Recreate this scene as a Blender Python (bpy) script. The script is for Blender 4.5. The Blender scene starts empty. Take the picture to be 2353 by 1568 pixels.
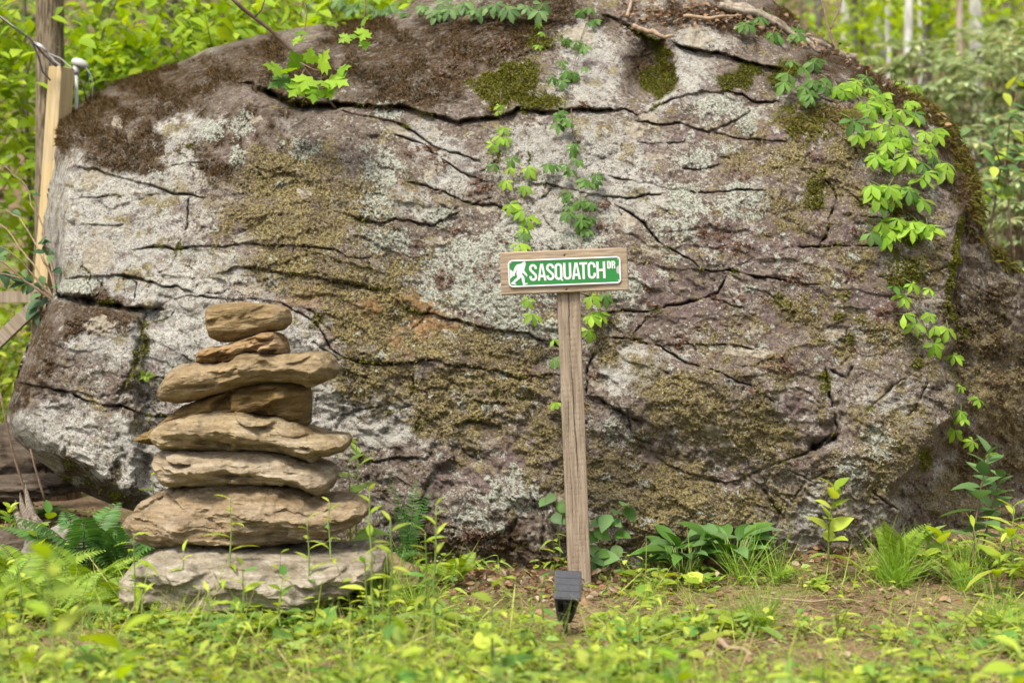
import bpy, bmesh, math
import numpy as np
from mathutils import Vector, Matrix

# ------------------------------------------------------------------ camera, sky, sun, exposure
scene = bpy.context.scene
COL = scene.collection
R = math.radians
CZ = 0.884                                   # camera height (crouching photographer)
cam_d = bpy.data.cameras.new('camera')
cam = bpy.data.objects.new('camera', cam_d)
COL.objects.link(cam)
cam.location = (0, 0, CZ)
cam.rotation_euler = (R(90), 0, 0)
cam_d.sensor_width = 36
cam_d.lens = 50
cam_d.clip_end = 400
cam_d.dof.use_dof = True
cam_d.dof.focus_distance = 5.42
cam_d.dof.aperture_fstop = 2.0
scene.camera = cam

SUN_EL, SUN_AZ = 58, -150                    # degrees; azimuth measured from +Y towards +X
world = bpy.data.worlds.new('World')
scene.world = world
world.use_nodes = True
wn = world.node_tree
wn.nodes.clear()
wo = wn.nodes.new('ShaderNodeOutputWorld')
wb = wn.nodes.new('ShaderNodeBackground')
ws = wn.nodes.new('ShaderNodeTexSky')
ws.sky_type = 'NISHITA'
ws.sun_disc = False
ws.sun_elevation = R(SUN_EL)
ws.sun_rotation = R(SUN_AZ)
ws.dust_density = 3.0
wh = wn.nodes.new('ShaderNodeHueSaturation')  # thin bright cloud: the blue of the clear sky is washed out
wh.inputs['Saturation'].default_value = 0.12
wn.links.new(ws.outputs[0], wh.inputs['Color'])
wn.links.new(wh.outputs[0], wb.inputs[0])
wb.inputs[1].default_value = 0.13
wn.links.new(wb.outputs[0], wo.inputs[0])

sun_d = bpy.data.lights.new('sun', 'SUN')
sun_d.energy = 2.6
sun_d.angle = R(14)
sun_d.color = (1.0, 0.91, 0.77)
sun = bpy.data.objects.new('sun', sun_d)
COL.objects.link(sun)
sd = Vector((math.sin(R(SUN_AZ)) * math.cos(R(SUN_EL)), math.cos(R(SUN_AZ)) * math.cos(R(SUN_EL)), math.sin(R(SUN_EL))))
sun.rotation_euler = sd.to_track_quat('Z', 'Y').to_euler()
sun.location = (-4, -6, 12)

scene.view_settings.view_transform = 'Standard'
scene.view_settings.look = 'None'
scene.view_settings.gamma = 1
scene.view_settings.exposure = 0.95
scene.render.engine = 'CYCLES'
scene.cycles.use_denoising = True
scene.cycles.max_bounces = 5
scene.cycles.adaptive_threshold = 0.02
scene.cycles.transparent_max_bounces = 4

# ------------------------------------------------------------------ helpers
F, UC, VC = 3266.0, 1176.0, 784.0


def P(u, v, Y):
    """point at depth Y metres whose bearing is (u, v) in my 2352 x 1568 survey sheet of the photograph"""
    return np.array(((u - UC) / F * Y, Y, CZ - (v - VC) / F * Y))


def _hash(n):
    n = n & 0xffffffff
    n = ((n ^ (n >> 15)) * 0x2c1b3c6d) & 0xffffffff
    n = ((n ^ (n >> 12)) * 0x297a2d39) & 0xffffffff
    n = n ^ (n >> 15)
    return (n & 0xffff) / 65535.0


def n2(x, y, seed=0):
    ix = np.floor(x).astype(np.int64)
    iy = np.floor(y).astype(np.int64)
    fx = x - ix
    fy = y - iy
    fx = fx * fx * fx * (fx * (fx * 6 - 15) + 10)
    fy = fy * fy * fy * (fy * (fy * 6 - 15) + 10)
    h = lambda a, b: _hash(a * 374761393 + b * 668265263 + seed * 974634777)
    a = h(ix, iy) * (1 - fx) + h(ix + 1, iy) * fx
    b = h(ix, iy + 1) * (1 - fx) + h(ix + 1, iy + 1) * fx
    return (a * (1 - fy) + b * fy) * 2 - 1


def f2(x, y, octaves=4, seed=0, gain=0.5):
    """rotated value-noise fractal, roughly -1..1"""
    s = np.zeros_like(x)
    a, tot = 1.0, 0.0
    for o in range(octaves):
        s += a * n2(x, y, seed + o * 17)
        tot += a
        a *= gain
        x, y = (x * 0.8 - y * 0.6) * 2.03 + 13.7, (x * 0.6 + y * 0.8) * 2.03 - 5.3
    return s / tot * 1.5


def facets(x, y, seed, soft=0.06, off=1.0, tilt=1.0):
    """broken-stone relief: jittered cells, each a flat tilted plane, meeting in narrow steps"""
    ix, iy = np.floor(x).astype(np.int64), np.floor(y).astype(np.int64)
    D, H = [], []
    for dx in (-1, 0, 1):
        for dy in (-1, 0, 1):
            a, b = ix + dx, iy + dy
            k = a * 374761393 + b * 668265263 + seed * 974634777
            cx, cy = a + _hash(k + 11), b + _hash(k + 23)
            ex, ey = x - cx, y - cy
            D.append(np.sqrt(ex * ex + ey * ey))
            H.append(off * (_hash(k + 37) * 2 - 1) + tilt * ((_hash(k + 41) * 2 - 1) * ex + (_hash(k + 53) * 2 - 1) * ey))
    D = np.array(D)
    W = np.exp(-(D - D.min(0)) / soft)
    return (W * np.array(H)).sum(0) / W.sum(0)


def n3(p, seed=0):
    i = np.floor(p).astype(np.int64)
    f = p - i
    f = f * f * f * (f * (f * 6 - 15) + 10)
    out = 0
    for dx in (0, 1):
        wx = f[:, 0] if dx else 1 - f[:, 0]
        for dy in (0, 1):
            wy = f[:, 1] if dy else 1 - f[:, 1]
            for dz in (0, 1):
                wz = f[:, 2] if dz else 1 - f[:, 2]
                out = out + wx * wy * wz * _hash((i[:, 0] + dx) * 374761393 + (i[:, 1] + dy) * 668265263 + (i[:, 2] + dz) * 1274126177 + seed * 974634777)
    return out * 2 - 1


def f3(p, octaves=4, seed=0, gain=0.5):
    s, a, tot = 0, 1.0, 0.0
    for o in range(octaves):
        s = s + a * n3(p, seed + o * 31)
        tot += a
        a *= gain
        p = np.stack((p[:, 0] * 0.8 - p[:, 1] * 0.6, p[:, 0] * 0.48 + p[:, 1] * 0.64 - p[:, 2] * 0.6, p[:, 0] * 0.36 + p[:, 1] * 0.48 + p[:, 2] * 0.8), 1) * 2.03 + 7.1
    return s / tot * 1.5


def smooth(a, b, x):
    t = np.clip((x - a) / (b - a), 0, 1)
    return t * t * (3 - 2 * t)


def tag(o, label=None, cat=None, group=None, kind=None):
    for k, val in (('label', label), ('category', cat), ('group', group), ('kind', kind)):
        if val:
            o[k] = val
    return o


def empty(name, loc=(0, 0, 0), label=None, cat=None, group=None):
    o = bpy.data.objects.new(name, None)
    o.empty_display_size = 0.1
    COL.objects.link(o)
    o.location = loc
    return tag(o, label, cat, group)


def link_mesh(name, me, parent=None):
    o = bpy.data.objects.new(name, me)
    COL.objects.link(o)
    if parent is not None:
        o.parent = parent
    return o


def np_mesh(name, verts, tris, mats, matidx=None, smooth_shade=True, quads=None):
    """mesh from numpy arrays: triangles and optional quads"""
    me = bpy.data.meshes.new(name)
    verts = np.asarray(verts, dtype=np.float32)
    nt = 0 if tris is None else len(tris)
    nq = 0 if quads is None else len(quads)
    me.vertices.add(len(verts))
    me.vertices.foreach_set('co', verts.ravel())
    me.loops.add(nt * 3 + nq * 4)
    parts = []
    if nt:
        parts.append(np.asarray(tris, dtype=np.int32).ravel())
    if nq:
        parts.append(np.asarray(quads, dtype=np.int32).ravel())
    me.loops.foreach_set('vertex_index', np.concatenate(parts))
    me.polygons.add(nt + nq)
    st = np.concatenate((np.arange(nt) * 3, nt * 3 + np.arange(nq) * 4)).astype(np.int32)
    me.polygons.foreach_set('loop_start', st)
    me.polygons.foreach_set('loop_total', np.concatenate((np.full(nt, 3), np.full(nq, 4))).astype(np.int32))
    if matidx is not None:
        me.polygons.foreach_set('material_index', np.asarray(matidx, dtype=np.int32))
    me.polygons.foreach_set('use_smooth', np.full(nt + nq, bool(smooth_shade)))
    for m in (mats if isinstance(mats, (list, tuple)) else [mats]):
        me.materials.append(m)
    me.update(calc_edges=True)
    me.validate()
    return me


class MB:
    """collects triangles of one part"""

    def __init__(self):
        self.v, self.t, self.m, self.n = [], [], [], 0

    def add(self, v, t, mat=0):
        v = np.asarray(v, dtype=float).reshape(-1, 3)
        t = np.asarray(t, dtype=np.int64).reshape(-1, 3)
        self.v.append(v)
        self.t.append(t + self.n)
        self.m.append(np.full(len(t), mat))
        self.n += len(v)

    def tube(self, pts, rad, sides=6, mat=0, cap=True):
        pts = np.asarray(pts, dtype=float)
        k = len(pts)
        rad = np.broadcast_to(np.asarray(rad, dtype=float), (k,))
        d = np.gradient(pts, axis=0)
        d /= np.linalg.norm(d, axis=1)[:, None] + 1e-9
        ref = np.array((0.31, 0.17, 0.93)) if abs(d[0, 2]) < 0.8 else np.array((0.93, 0.31, 0.17))
        a = np.cross(d, ref)
        a /= np.linalg.norm(a, axis=1)[:, None]
        b = np.cross(d, a)
        th = np.arange(sides) / sides * 2 * np.pi
        ring = pts[:, None, :] + rad[:, None, None] * (np.cos(th)[None, :, None] * a[:, None, :] + np.sin(th)[None, :, None] * b[:, None, :])
        v = ring.reshape(-1, 3)
        t = []
        for i in range(k - 1):
            for j in range(sides):
                p, q = i * sides + j, i * sides + (j + 1) % sides
                t += [(p, q, q + sides), (p, q + sides, p + sides)]
        if cap:
            v = np.concatenate((v, pts[:1], pts[-1:]))
            c0, c1 = k * sides, k * sides + 1
            for j in range(sides):
                t.append((c0, (j + 1) % sides, j))
                t.append((c1, (k - 1) * sides + j, (k - 1) * sides + (j + 1) % sides))
        self.add(v, t, mat)

    def box(self, c, s, mat=0, rot=None):
        v = np.array([(x, y, z) for x in (-.5, .5) for y in (-.5, .5) for z in (-.5, .5)]) * np.array(s)
        if rot is not None:
            v = v @ np.array(rot).T
        q = [(0, 1, 3, 2), (4, 6, 7, 5), (0, 4, 5, 1), (2, 3, 7, 6), (0, 2, 6, 4), (1, 5, 7, 3)]
        t = []
        for a, b, cc, d in q:
            t += [(a, b, cc), (a, cc, d)]
        self.add(v + np.array(c), t, mat)

    def build(self, name, mats, parent=None, smooth_shade=True):
        me = np_mesh(name, np.concatenate(self.v), np.concatenate(self.t), mats, np.concatenate(self.m), smooth_shade)
        return link_mesh(name, me, parent)


# ------------------------------------------------------------------ material node helper
class NT:
    def __init__(self, name):
        self.mat = bpy.data.materials.new(name)
        self.mat.use_nodes = True
        self.t = self.mat.node_tree
        self.t.nodes.clear()
        self.out = self.t.nodes.new('ShaderNodeOutputMaterial')
        tc = self.t.nodes.new('ShaderNodeTexCoord')
        self.obj = tc.outputs['Object']
        self.gen = tc.outputs['Generated']

    def n(self, kind):
        return self.t.nodes.new(kind)

    def put(self, sock, val):
        if isinstance(val, bpy.types.NodeSocket):
            self.t.links.new(val, sock)
        elif val is not None:
            if sock.type == 'RGBA' and len(val) == 3:
                val = (*val, 1)
            sock.default_value = val

    def map(self, scale=(1, 1, 1), rot=(0, 0, 0), loc=(0, 0, 0), src=None):
        m = self.n('ShaderNodeMapping')
        self.put(m.inputs['Vector'], src or self.obj)
        m.inputs['Scale'].default_value = scale
        m.inputs['Rotation'].default_value = rot
        self.put(m.inputs['Location'], loc)
        return m.outputs[0]

    def noise(self, scale, detail=3, rough=0.55, vec=None, dist=0.0, color=False):
        m = self.n('ShaderNodeTexNoise')
        self.put(m.inputs['Vector'], vec or self.obj)
        m.inputs['Scale'].default_value = scale
        m.inputs['Detail'].default_value = detail
        m.inputs['Roughness'].default_value = rough
        m.inputs['Distortion'].default_value = dist
        return m.outputs['Color' if color else 'Fac']

    def voro(self, scale, vec=None, feature='F1', rnd=1.0):
        m = self.n('ShaderNodeTexVoronoi')
        m.feature = feature
        self.put(m.inputs['Vector'], vec or self.obj)
        m.inputs['Scale'].default_value = scale
        m.inputs['Randomness'].default_value = rnd
        return m.outputs

    def math(self, op, a, b=0.0, clamp=False):
        m = self.n('ShaderNodeMath')
        m.operation = op
        m.use_clamp = clamp
        self.put(m.inputs[0], a)
        self.put(m.inputs[1], b)
        return m.outputs[0]

    def ss(self, x, lo, hi, a=0.0, b=1.0):
        m = self.n('ShaderNodeMapRange')
        m.interpolation_type = 'SMOOTHSTEP'
        self.put(m.inputs[0], x)
        for i, val in enumerate((lo, hi, a, b)):
            self.put(m.inputs[1 + i], val)
        return m.outputs[0]

    def mix(self, f, a, b, mode='MIX'):
        m = self.n('ShaderNodeMix')
        m.data_type = 'RGBA'
        m.blend_type = mode
        self.put(m.inputs[0], f)
        self.put(m.inputs[6], a)
        self.put(m.inputs[7], b)
        return m.outputs[2]

    def hsv(self, col, h=0.5, s=1.0, v=1.0):
        m = self.n('ShaderNodeHueSaturation')
        self.put(m.inputs['Hue'], h)
        self.put(m.inputs['Saturation'], s)
        self.put(m.inputs['Value'], v)
        self.put(m.inputs['Color'], col)
        return m.outputs[0]

    def attr(self, name):
        m = self.n('ShaderNodeAttribute')
        m.attribute_name = name
        return m.outputs['Fac']

    def rnd(self):
        """one random number for each leaf, whether it is an island or an object"""
        g = self.n('ShaderNodeNewGeometry').outputs['Random Per Island']
        o = self.n('ShaderNodeObjectInfo').outputs['Random']
        return self.math('FRACT', self.math('ADD', g, o))

    def bump(self, h, strength=0.5, dist=0.01):
        m = self.n('ShaderNodeBump')
        m.inputs['Strength'].default_value = strength
        m.inputs['Distance'].default_value = dist
        self.put(m.inputs['Height'], h)
        return m.outputs[0]

    def princ(self, col, rough=0.8, spec=0.3, normal=None, **kw):
        m = self.n('ShaderNodeBsdfPrincipled')
        self.put(m.inputs['Base Color'], col)
        self.put(m.inputs['Roughness'], rough)
        self.put(m.inputs['Specular IOR Level'], spec)
        if normal:
            self.put(m.inputs['Normal'], normal)
        for k, val in kw.items():
            self.put(m.inputs[k.replace('_', ' ')], val)
        return m.outputs[0]

    def done(self, shader):
        self.t.links.new(shader, self.out.inputs['Surface'])
        return self.mat


def leaf_mat(name, c1, c2, trans=0.4, rough=0.5, spec=0.25, c3=None, tcol=None):
    m = NT(name)
    r = m.rnd()
    col = m.mix(r, c1, c2)
    r2 = m.math('FRACT', m.math('MULTIPLY', r, 17.31))
    if c3:
        col = m.mix(m.ss(r2, 0.72, 0.95), col, c3)
    col = m.hsv(col, 0.5, 1.0, m.ss(m.math('FRACT', m.math('MULTIPLY', r, 7.7)), 0, 1, 0.75, 1.2))
    col = m.mix(m.ss(m.noise(60, 2), 0.4, 0.7, 0, 0.35), col, m.hsv(col, 0.5, 1.05, 0.72))
    p = m.princ(col, rough, spec)
    tr = m.n('ShaderNodeBsdfTranslucent')
    m.put(tr.inputs[0], m.hsv(col, 0.488, 1.15, 1.25))
    mx = m.n('ShaderNodeMixShader')
    mx.inputs[0].default_value = trans
    m.t.links.new(p, mx.inputs[1])
    m.t.links.new(tr.outputs[0], mx.inputs[2])
    return m.done(mx.outputs[0])


def plain_mat(name, col, rough=0.6, spec=0.3, var=0.2, scale=30.0, **kw):
    m = NT(name)
    c = m.hsv(col if isinstance(col, bpy.types.NodeSocket) else m.mix(0.0, col, col), 0.5, 1, m.ss(m.noise(scale, 4), 0.25, 0.75, 1 - var, 1 + var))
    return m.done(m.princ(c, rough, spec, m.bump(m.noise(scale * 3, 3), 0.15, 0.002), **kw))


def bark_mat(name, c1, c2, sx=60.0, sz=6.0, lichen=0.0):
    m = NT(name)
    v = m.map((sx, sx, sz))
    n = m.noise(1.0, 4, 0.6, v, 0.4)
    col = m.mix(m.ss(n, 0.35, 0.65), c1, c2)
    if lichen:
        col = m.mix(m.math('MULTIPLY', m.ss(m.noise(9, 3), 0.5, 0.62), lichen), col, (0.42, 0.44, 0.38))
    return m.done(m.princ(col, 0.9, 0.15, m.bump(n, 0.7, 0.012)))
# ------------------------------------------------------------------ ground: one sheet, level at the front, a wooded slope behind
def zg(x, y):
    x = np.asarray(x, dtype=float)
    y = np.asarray(y, dtype=float)
    near = 0.022 * f2(x * 0.9 + 3, y * 0.9, 3, 5) + 0.010 * f2(x * 6, y * 6, 3, 6) - 0.012 - 0.035 * np.exp(-((x - .25) / .55) ** 2 - ((y - 5.0) / .5) ** 2)
    bank = 0.10 * smooth(0.6, 2.2, x) * smooth(4.6, 6.0, y) + 0.05 * smooth(-1.6, -2.3, x) * smooth(5.2, 6.2, y)
    hill = np.maximum(0, y - 8.5)
    slope = 0.42 * hill * hill / (hill + 3.0) * (1 + 0.10 * f2(x * 0.07, y * 0.07, 3, 9)) + 0.3 * smooth(0, 6, hill) * f2(x * 0.35, y * 0.35, 3, 11)
    return near + bank + slope


def ground_mat():
    m = NT('soil_and_litter')
    n = m.noise(3.0, 5, 0.6)
    col = m.mix(m.ss(n, 0.35, 0.65), (0.135, 0.088, 0.055), (0.25, 0.175, 0.115))
    col = m.mix(m.ss(m.noise(45, 4, 0.65), 0.45, 0.7), col, (0.32, 0.225, 0.145))
    col = m.mix(m.ss(m.noise(90, 3, 0.6), 0.50, 0.68), col, (0.075, 0.046, 0.03))
    col = m.mix(m.ss(m.noise(2.2, 3), 0.5, 0.68, 0, 0.6), col, (0.16, 0.19, 0.05))
    h = m.math('ADD', m.noise(40, 5, 0.65), m.math('MULTIPLY', m.voro(70)['Distance'], 0.6))
    return m.done(m.princ(col, 0.95, 0.1, m.bump(h, 0.8, 0.02)))


def build_ground():
    s = np.linspace(-1, 1, 221)
    gx = np.sinh(s * 4.0) / math.sinh(4.0) * 70
    t = np.linspace(0, 1, 261)
    gy = 4.6 + np.sinh((t * 2 - 0.75) * 3.2) / math.sinh(1.25 * 3.2) * 130
    X, Y = np.meshgrid(gx, gy)
    Z = zg(X, Y)
    v = np.stack((X, Y, Z), -1).reshape(-1, 3)
    nx, ny = len(gx), len(gy)
    i = (np.arange(ny - 1)[:, None] * nx + np.arange(nx - 1)[None]).ravel()
    q = np.stack((i, i + 1, i + 1 + nx, i + nx), 1)
    o = link_mesh('ground', np_mesh('ground', v, None, ground_mat(), quads=q))
    tag(o, 'brown earth and leaf litter ground rising to a wooded slope', kind='structure')


build_ground()

# ------------------------------------------------------------------ the boulder
LEFT = np.array([(-150, 1160), (-60, 1045), (0, 952), (20, 935), (45, 850), (60, 705), (80, 600), (95, 540), (115, 470), (150, 400), (170, 330), (190, 262), (220, 210), (250, 172), (280, 138), (300, 133), (380, 122), (440, 112), (500, 99), (560, 101), (600, 120), (640, 126), (670, 122), (690, 113), (740, 90), (800, 62), (870, 38), (920, 20), (970, 15), (1010, 35), (1030, 56), (1062, 95), (1091, 133), (1123, 176), (1144, 220), (1161, 262), (1173, 305), (1200, 335), (1340, 350)], float)
RIGHT = np.array([(-150, 1560), (-60, 1680), (0, 1770), (60, 1850), (100, 1905), (160, 2000), (210, 2085), (250, 2150), (290, 2192), (340, 2212), (400, 2240), (480, 2255), (540, 2265), (600, 2320), (640, 2370), (700, 2420), (900, 2465), (1340, 2480)], float)
CORNER = np.array([(-150, 3000), (330, 2600), (400, 2236), (450, 2226), (500, 2200), (620, 2189), (690, 2184), (790, 2174), (830, 2155), (877, 2188), (930, 2190), (961, 2178), (995, 2130), (1035, 2102), (1069, 2093), (1113, 2052), (1140, 2030), (1171, 2066), (1245, 2050), (1340, 2040)], float)

# cracks: points, half-width, groove depth m, how far the upper side stands proud m, reach of that step
CR = [
    ([(515, 182), (540, 190), (580, 190), (615, 205), (640, 225), (680, 238), (720, 244), (787, 242), (865, 243), (922, 244), (949, 252), (990, 267), (1034, 275), (1057, 280), (1091, 274), (1142, 272), (1176, 260), (1192, 250), (1226, 250), (1250, 257), (1294, 255), (1345, 248), (1395, 255), (1439, 252), (1463, 265)], 6, .12, .05, 45),
    ([(560, 192), (620, 212), (680, 238), (740, 243), (790, 240)], 11, .16, .06, 30),
    ([(770, 254), (855, 270), (898, 280), (929, 290), (963, 314), (996, 336), (1057, 355), (1091, 368), (1125, 377)], 4, .06, .015, 25),
    ([(898, 307), (949, 324), (976, 334), (1010, 358), (1037, 382), (1054, 395), (1091, 409), (1128, 419)], 3, .05, .01, 20),
    ([(1429, 321), (1415, 352), (1395, 362), (1361, 372), (1340, 384)], 3, .03, .008, 20),
    ([(1330, 395), (1368, 399), (1395, 405), (1429, 412), (1480, 419), (1524, 432), (1574, 436), (1633, 443), (1683, 439), (1760, 439)], 3.2, .06, .01, 25),
    ([(1192, 405), (1223, 419), (1260, 422), (1294, 432), (1328, 439), (1375, 448), (1405, 454), (1446, 453), (1480, 449), (1530, 446)], 3.5, .06, .012, 25),
    ([(787, 490), (821, 503), (871, 514), (905, 505), (939, 507), (990, 517), (1024, 500), (1064, 483)], 4, .05, .015, 25),
    ([(929, 419), (973, 426), (1024, 443), (1067, 463), (1091, 468), (1135, 470), (1159, 480), (1185, 500)], 3.5, .05, .012, 25),
    ([(1091, 468), (1110, 458), (1128, 452)], 3, .03, 0, 20),
    ([(1412, 470), (1446, 490), (1480, 514), (1510, 552), (1565, 586), (1592, 600), (1612, 622), (1633, 623), (1673, 620), (1707, 627), (1734, 637), (1788, 640), (1835, 652), (1889, 657)], 4.2, .09, .006, 30),
    ([(1683, 618), (1727, 593), (1758, 583), (1802, 569), (1852, 569), (1903, 566), (1971, 564), (2038, 566), (2089, 583)], 3.4, .08, -.006, 30),
    ([(1879, 566), (1896, 542), (1903, 507), (1916, 473), (1920, 449), (1906, 426), (1883, 405), (1856, 389)], 3.4, .06, .01, 30),
    ([(1920, 449), (1964, 447), (2010, 455)], 2.5, .03, 0, 20),
    ([(1920, 487), (1964, 493), (2004, 500), (2070, 512)], 2.5, .04, 0, 20),
    ([(1673, 628), (1656, 657), (1650, 674), (1626, 684), (1599, 689), (1565, 699), (1537, 701), (1514, 711), (1498, 718), (1463, 716), (1412, 718), (1385, 722)], 4.2, .10, .012, 35),
    ([(1498, 718), (1483, 738), (1459, 765), (1449, 779)], 3, .05, 0, 20),
    ([(1378, 782), (1402, 774), (1446, 780), (1483, 789), (1514, 792), (1547, 816), (1574, 833), (1629, 846), (1676, 870), (1720, 887), (1754, 904), (1781, 924)], 3.6, .08, -.008, 30),
    ([(1514, 792), (1565, 789), (1633, 792), (1700, 792), (1741, 802)], 3, .05, .01, 20),
    ([(1392, 796), (1368, 813), (1355, 840), (1348, 867), (1345, 905)], 4, .08, 0, 20),
    ([(1345, 907), (1378, 914), (1412, 934), (1446, 958), (1480, 971)], 4.5, .08, .03, 40),
    ([(905, 688), (929, 708), (963, 720), (996, 721), (1024, 731), (1074, 742), (1125, 752), (1176, 762), (1209, 765), (1236, 779), (1267, 786), (1300, 800)], 4, .07, .02, 40),
    ([(787, 819), (831, 831), (878, 836), (922, 835), (949, 833), (970, 824), (1007, 829), (1040, 840), (1091, 840), (1125, 851), (1159, 857), (1192, 867), (1243, 862), (1300, 858)], 4.2, .09, .02, 40),
    ([(949, 833), (951, 860), (947, 894), (953, 927)], 5, .06, .012, 30),
    ([(953, 927), (915, 946), (880, 940)], 4, .05, .02, 20),
    ([(985, 940), (969, 948), (959, 975), (953, 1002)], 4, .07, 0, 20),
    ([(740, 962), (787, 953), (838, 939), (880, 930)], 3.4, .04, .008, 25),
    ([(1030, 975), (1057, 971), (1091, 965), (1142, 975), (1160, 985)], 4.5, .06, .03, 30),
    ([(1084, 917), (1125, 924), (1170, 927)], 4, .05, .02, 25),
    ([(128, 672), (142, 682), (189, 686), (236, 693), (287, 704), (338, 708), (372, 712)], 8.5, .20, .09, 60),
    ([(292, 700), (305, 690), (314, 650), (300, 636), (284, 630)], 4, .05, 0, 20),
    ([(150, 640), (189, 637), (236, 633), (284, 630), (321, 640), (372, 657), (405, 654), (439, 671), (455, 678)], 5, .07, .025, 30),
    ([(372, 699), (422, 681), (473, 682), (541, 687), (591, 687), (642, 697), (692, 721), (726, 738), (760, 802), (790, 820)], 3, .06, .008, 25),
    ([(300, 575), (338, 569), (382, 564), (405, 573), (419, 569), (473, 564), (513, 566), (557, 557), (608, 564), (676, 564), (726, 566), (763, 571), (800, 590), (860, 590)], 4, .07, .015, 30),
    ([(436, 450), (432, 470), (429, 522), (412, 556), (402, 596), (392, 617), (360, 628)], 3.4, .05, .012, 20),
    ([(486, 633), (524, 623), (541, 611), (591, 615), (642, 625), (709, 633), (743, 640), (787, 647), (850, 660), (900, 668)], 4.5, .06, .025, 35),
    ([(152, 390), (182, 382), (216, 388), (263, 402), (304, 414), (345, 424), (382, 439), (405, 448), (440, 446), (473, 456)], 4, .06, .02, 30),
    ([(142, 456), (203, 456), (250, 449), (290, 446)], 2.6, .04, .004, 20),
    ([(385, 382), (422, 375), (473, 372)], 2.6, .03, .01, 20),
    ([(196, 515), (240, 518), (287, 517)], 2.6, .03, .004, 20),
    ([(30, 875), (68, 884), (118, 894), (162, 900), (189, 916), (236, 929), (277, 932), (321, 948), (355, 954), (392, 954), (440, 960)], 4, .09, .012, 40),
    ([(335, 715), (324, 775), (314, 826), (297, 860), (287, 887), (270, 924)], 9, .035, .01, 30),
    ([(294, 857), (338, 863), (392, 870)], 3, .04, .01, 20),
    ([(280, 940), (270, 990), (290, 1060), (310, 1110)], 7, .03, 0, 30),
    ([(412, 812), (449, 836), (480, 846)], 3, .04, 0, 20),
    ([(1545, 98), (1565, 110), (1616, 118), (1666, 125), (1693, 138), (1734, 149), (1768, 155), (1805, 160)], 5.5, .12, .06, 50),
    ([(1463, 265), (1486, 257), (1513, 240), (1574, 221), (1616, 211), (1666, 208), (1707, 215), (1727, 233), (1765, 235), (1800, 230)], 4, .07, .02, 30),
    ([(1463, 277), (1513, 287), (1565, 284), (1599, 297), (1629, 304), (1676, 284), (1724, 257)], 4, .06, .015, 25),
    ([(1629, 304), (1666, 311), (1717, 319), (1768, 323), (1818, 324)], 3.2, .06, .01, 25),
    ([(1456, 328), (1513, 330), (1574, 328)], 2.4, .03, .004, 20),
    ([(1565, 389), (1619, 389), (1660, 375)], 3, .04, .01, 20),
    ([(1378, 30), (1446, 61), (1490, 91), (1535, 96)], 5, .07, .05, 30),
    ([(1895, 840), (1903, 894), (1916, 955), (1923, 988), (1886, 1019), (1852, 1039), (1802, 1058), (1760, 1075)], 5.5, .08, .02, 45),
    ([(1925, 1000), (1895, 1022), (1860, 1030)], 12, .16, 0, 20),
    ([(1905, 850), (1945, 870), (1960, 840)], 6, .06, 0, 20),
    ([(2140, 835), (2060, 880), (2010, 930), (1975, 960)], 5, .05, .02, 30),
    ([(2000, 1125), (2030, 1150), (2070, 1172)], 4, .06, 0, 20),
    ([(2130, 870), (2110, 920), (2085, 960)], 3.6, .05, 0, 20),
    ([(1050, 1040), (1010, 1070), (985, 1100), (970, 1140), (975, 1190)], 7, .04, -.05, 50),
    ([(1190, 1190), (1170, 1230), (1180, 1270)], 10, .05, 0, 30),
    ([(1220, 1130), (1250, 1200), (1245, 1260)], 8, .04, 0, 30),
    ([(800, 1040), (860, 1060), (930, 1050), (970, 1052)], 5, .05, .02, 30),
    ([(1480, 1010), (1520, 1060), (1590, 1090), (1680, 1110), (1760, 1075)], 4, .035, .015, 50),
    ([(1780, 1075), (1750, 1120), (1790, 1180), (1770, 1230)], 8, .06, .0, 30),
    ([(1820, 1150), (1850, 1110), (1900, 1080)], 5, .04, 0, 30),
    ([(1440, 940), (1450, 1000), (1500, 1020)], 5, .05, .01, 30),
]


def poly_dist(u, v, pts):
    """distance, signed side and position along a polyline"""
    pts = np.asarray(pts, float)
    best = np.full(u.shape, 1e9)
    sgn = np.zeros(u.shape)
    pos = np.zeros(u.shape)
    seg = np.linalg.norm(np.diff(pts, axis=0), axis=1)
    tot = seg.sum()
    acc = 0
    for k in range(len(seg)):
        ax, ay = pts[k]
        dx, dy = pts[k + 1] - pts[k]
        L2 = dx * dx + dy * dy
        t = np.clip(((u - ax) * dx + (v - ay) * dy) / L2, 0, 1)
        ex, ey = u - ax - t * dx, v - ay - t * dy
        d = ex * ex + ey * ey
        m = d < best
        best = np.where(m, d, best)
        sgn = np.where(m, np.sign(dy * ex - dx * ey), sgn)
        pos = np.where(m, (acc + t * seg[k]) / tot, pos)
        acc += seg[k]
    return np.sqrt(best), sgn, pos


def blobs(u, v, items):
    """soft union of ellipses (u, v, ru, rv, turn, weight)"""
    out = np.zeros_like(u)
    for it in items:
        cu, cv, ru, rv = it[:4]
        a = R(it[4]) if len(it) > 4 else 0
        w = it[5] if len(it) > 5 else 1
        du, dv = u - cu, v - cv
        x = (du * math.cos(a) + dv * math.sin(a)) / ru
        y = (-du * math.sin(a) + dv * math.cos(a)) / rv
        out = np.maximum(out, w * np.exp(-np.power(x * x + y * y, 1.5) * 0.7))
    return out


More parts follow.
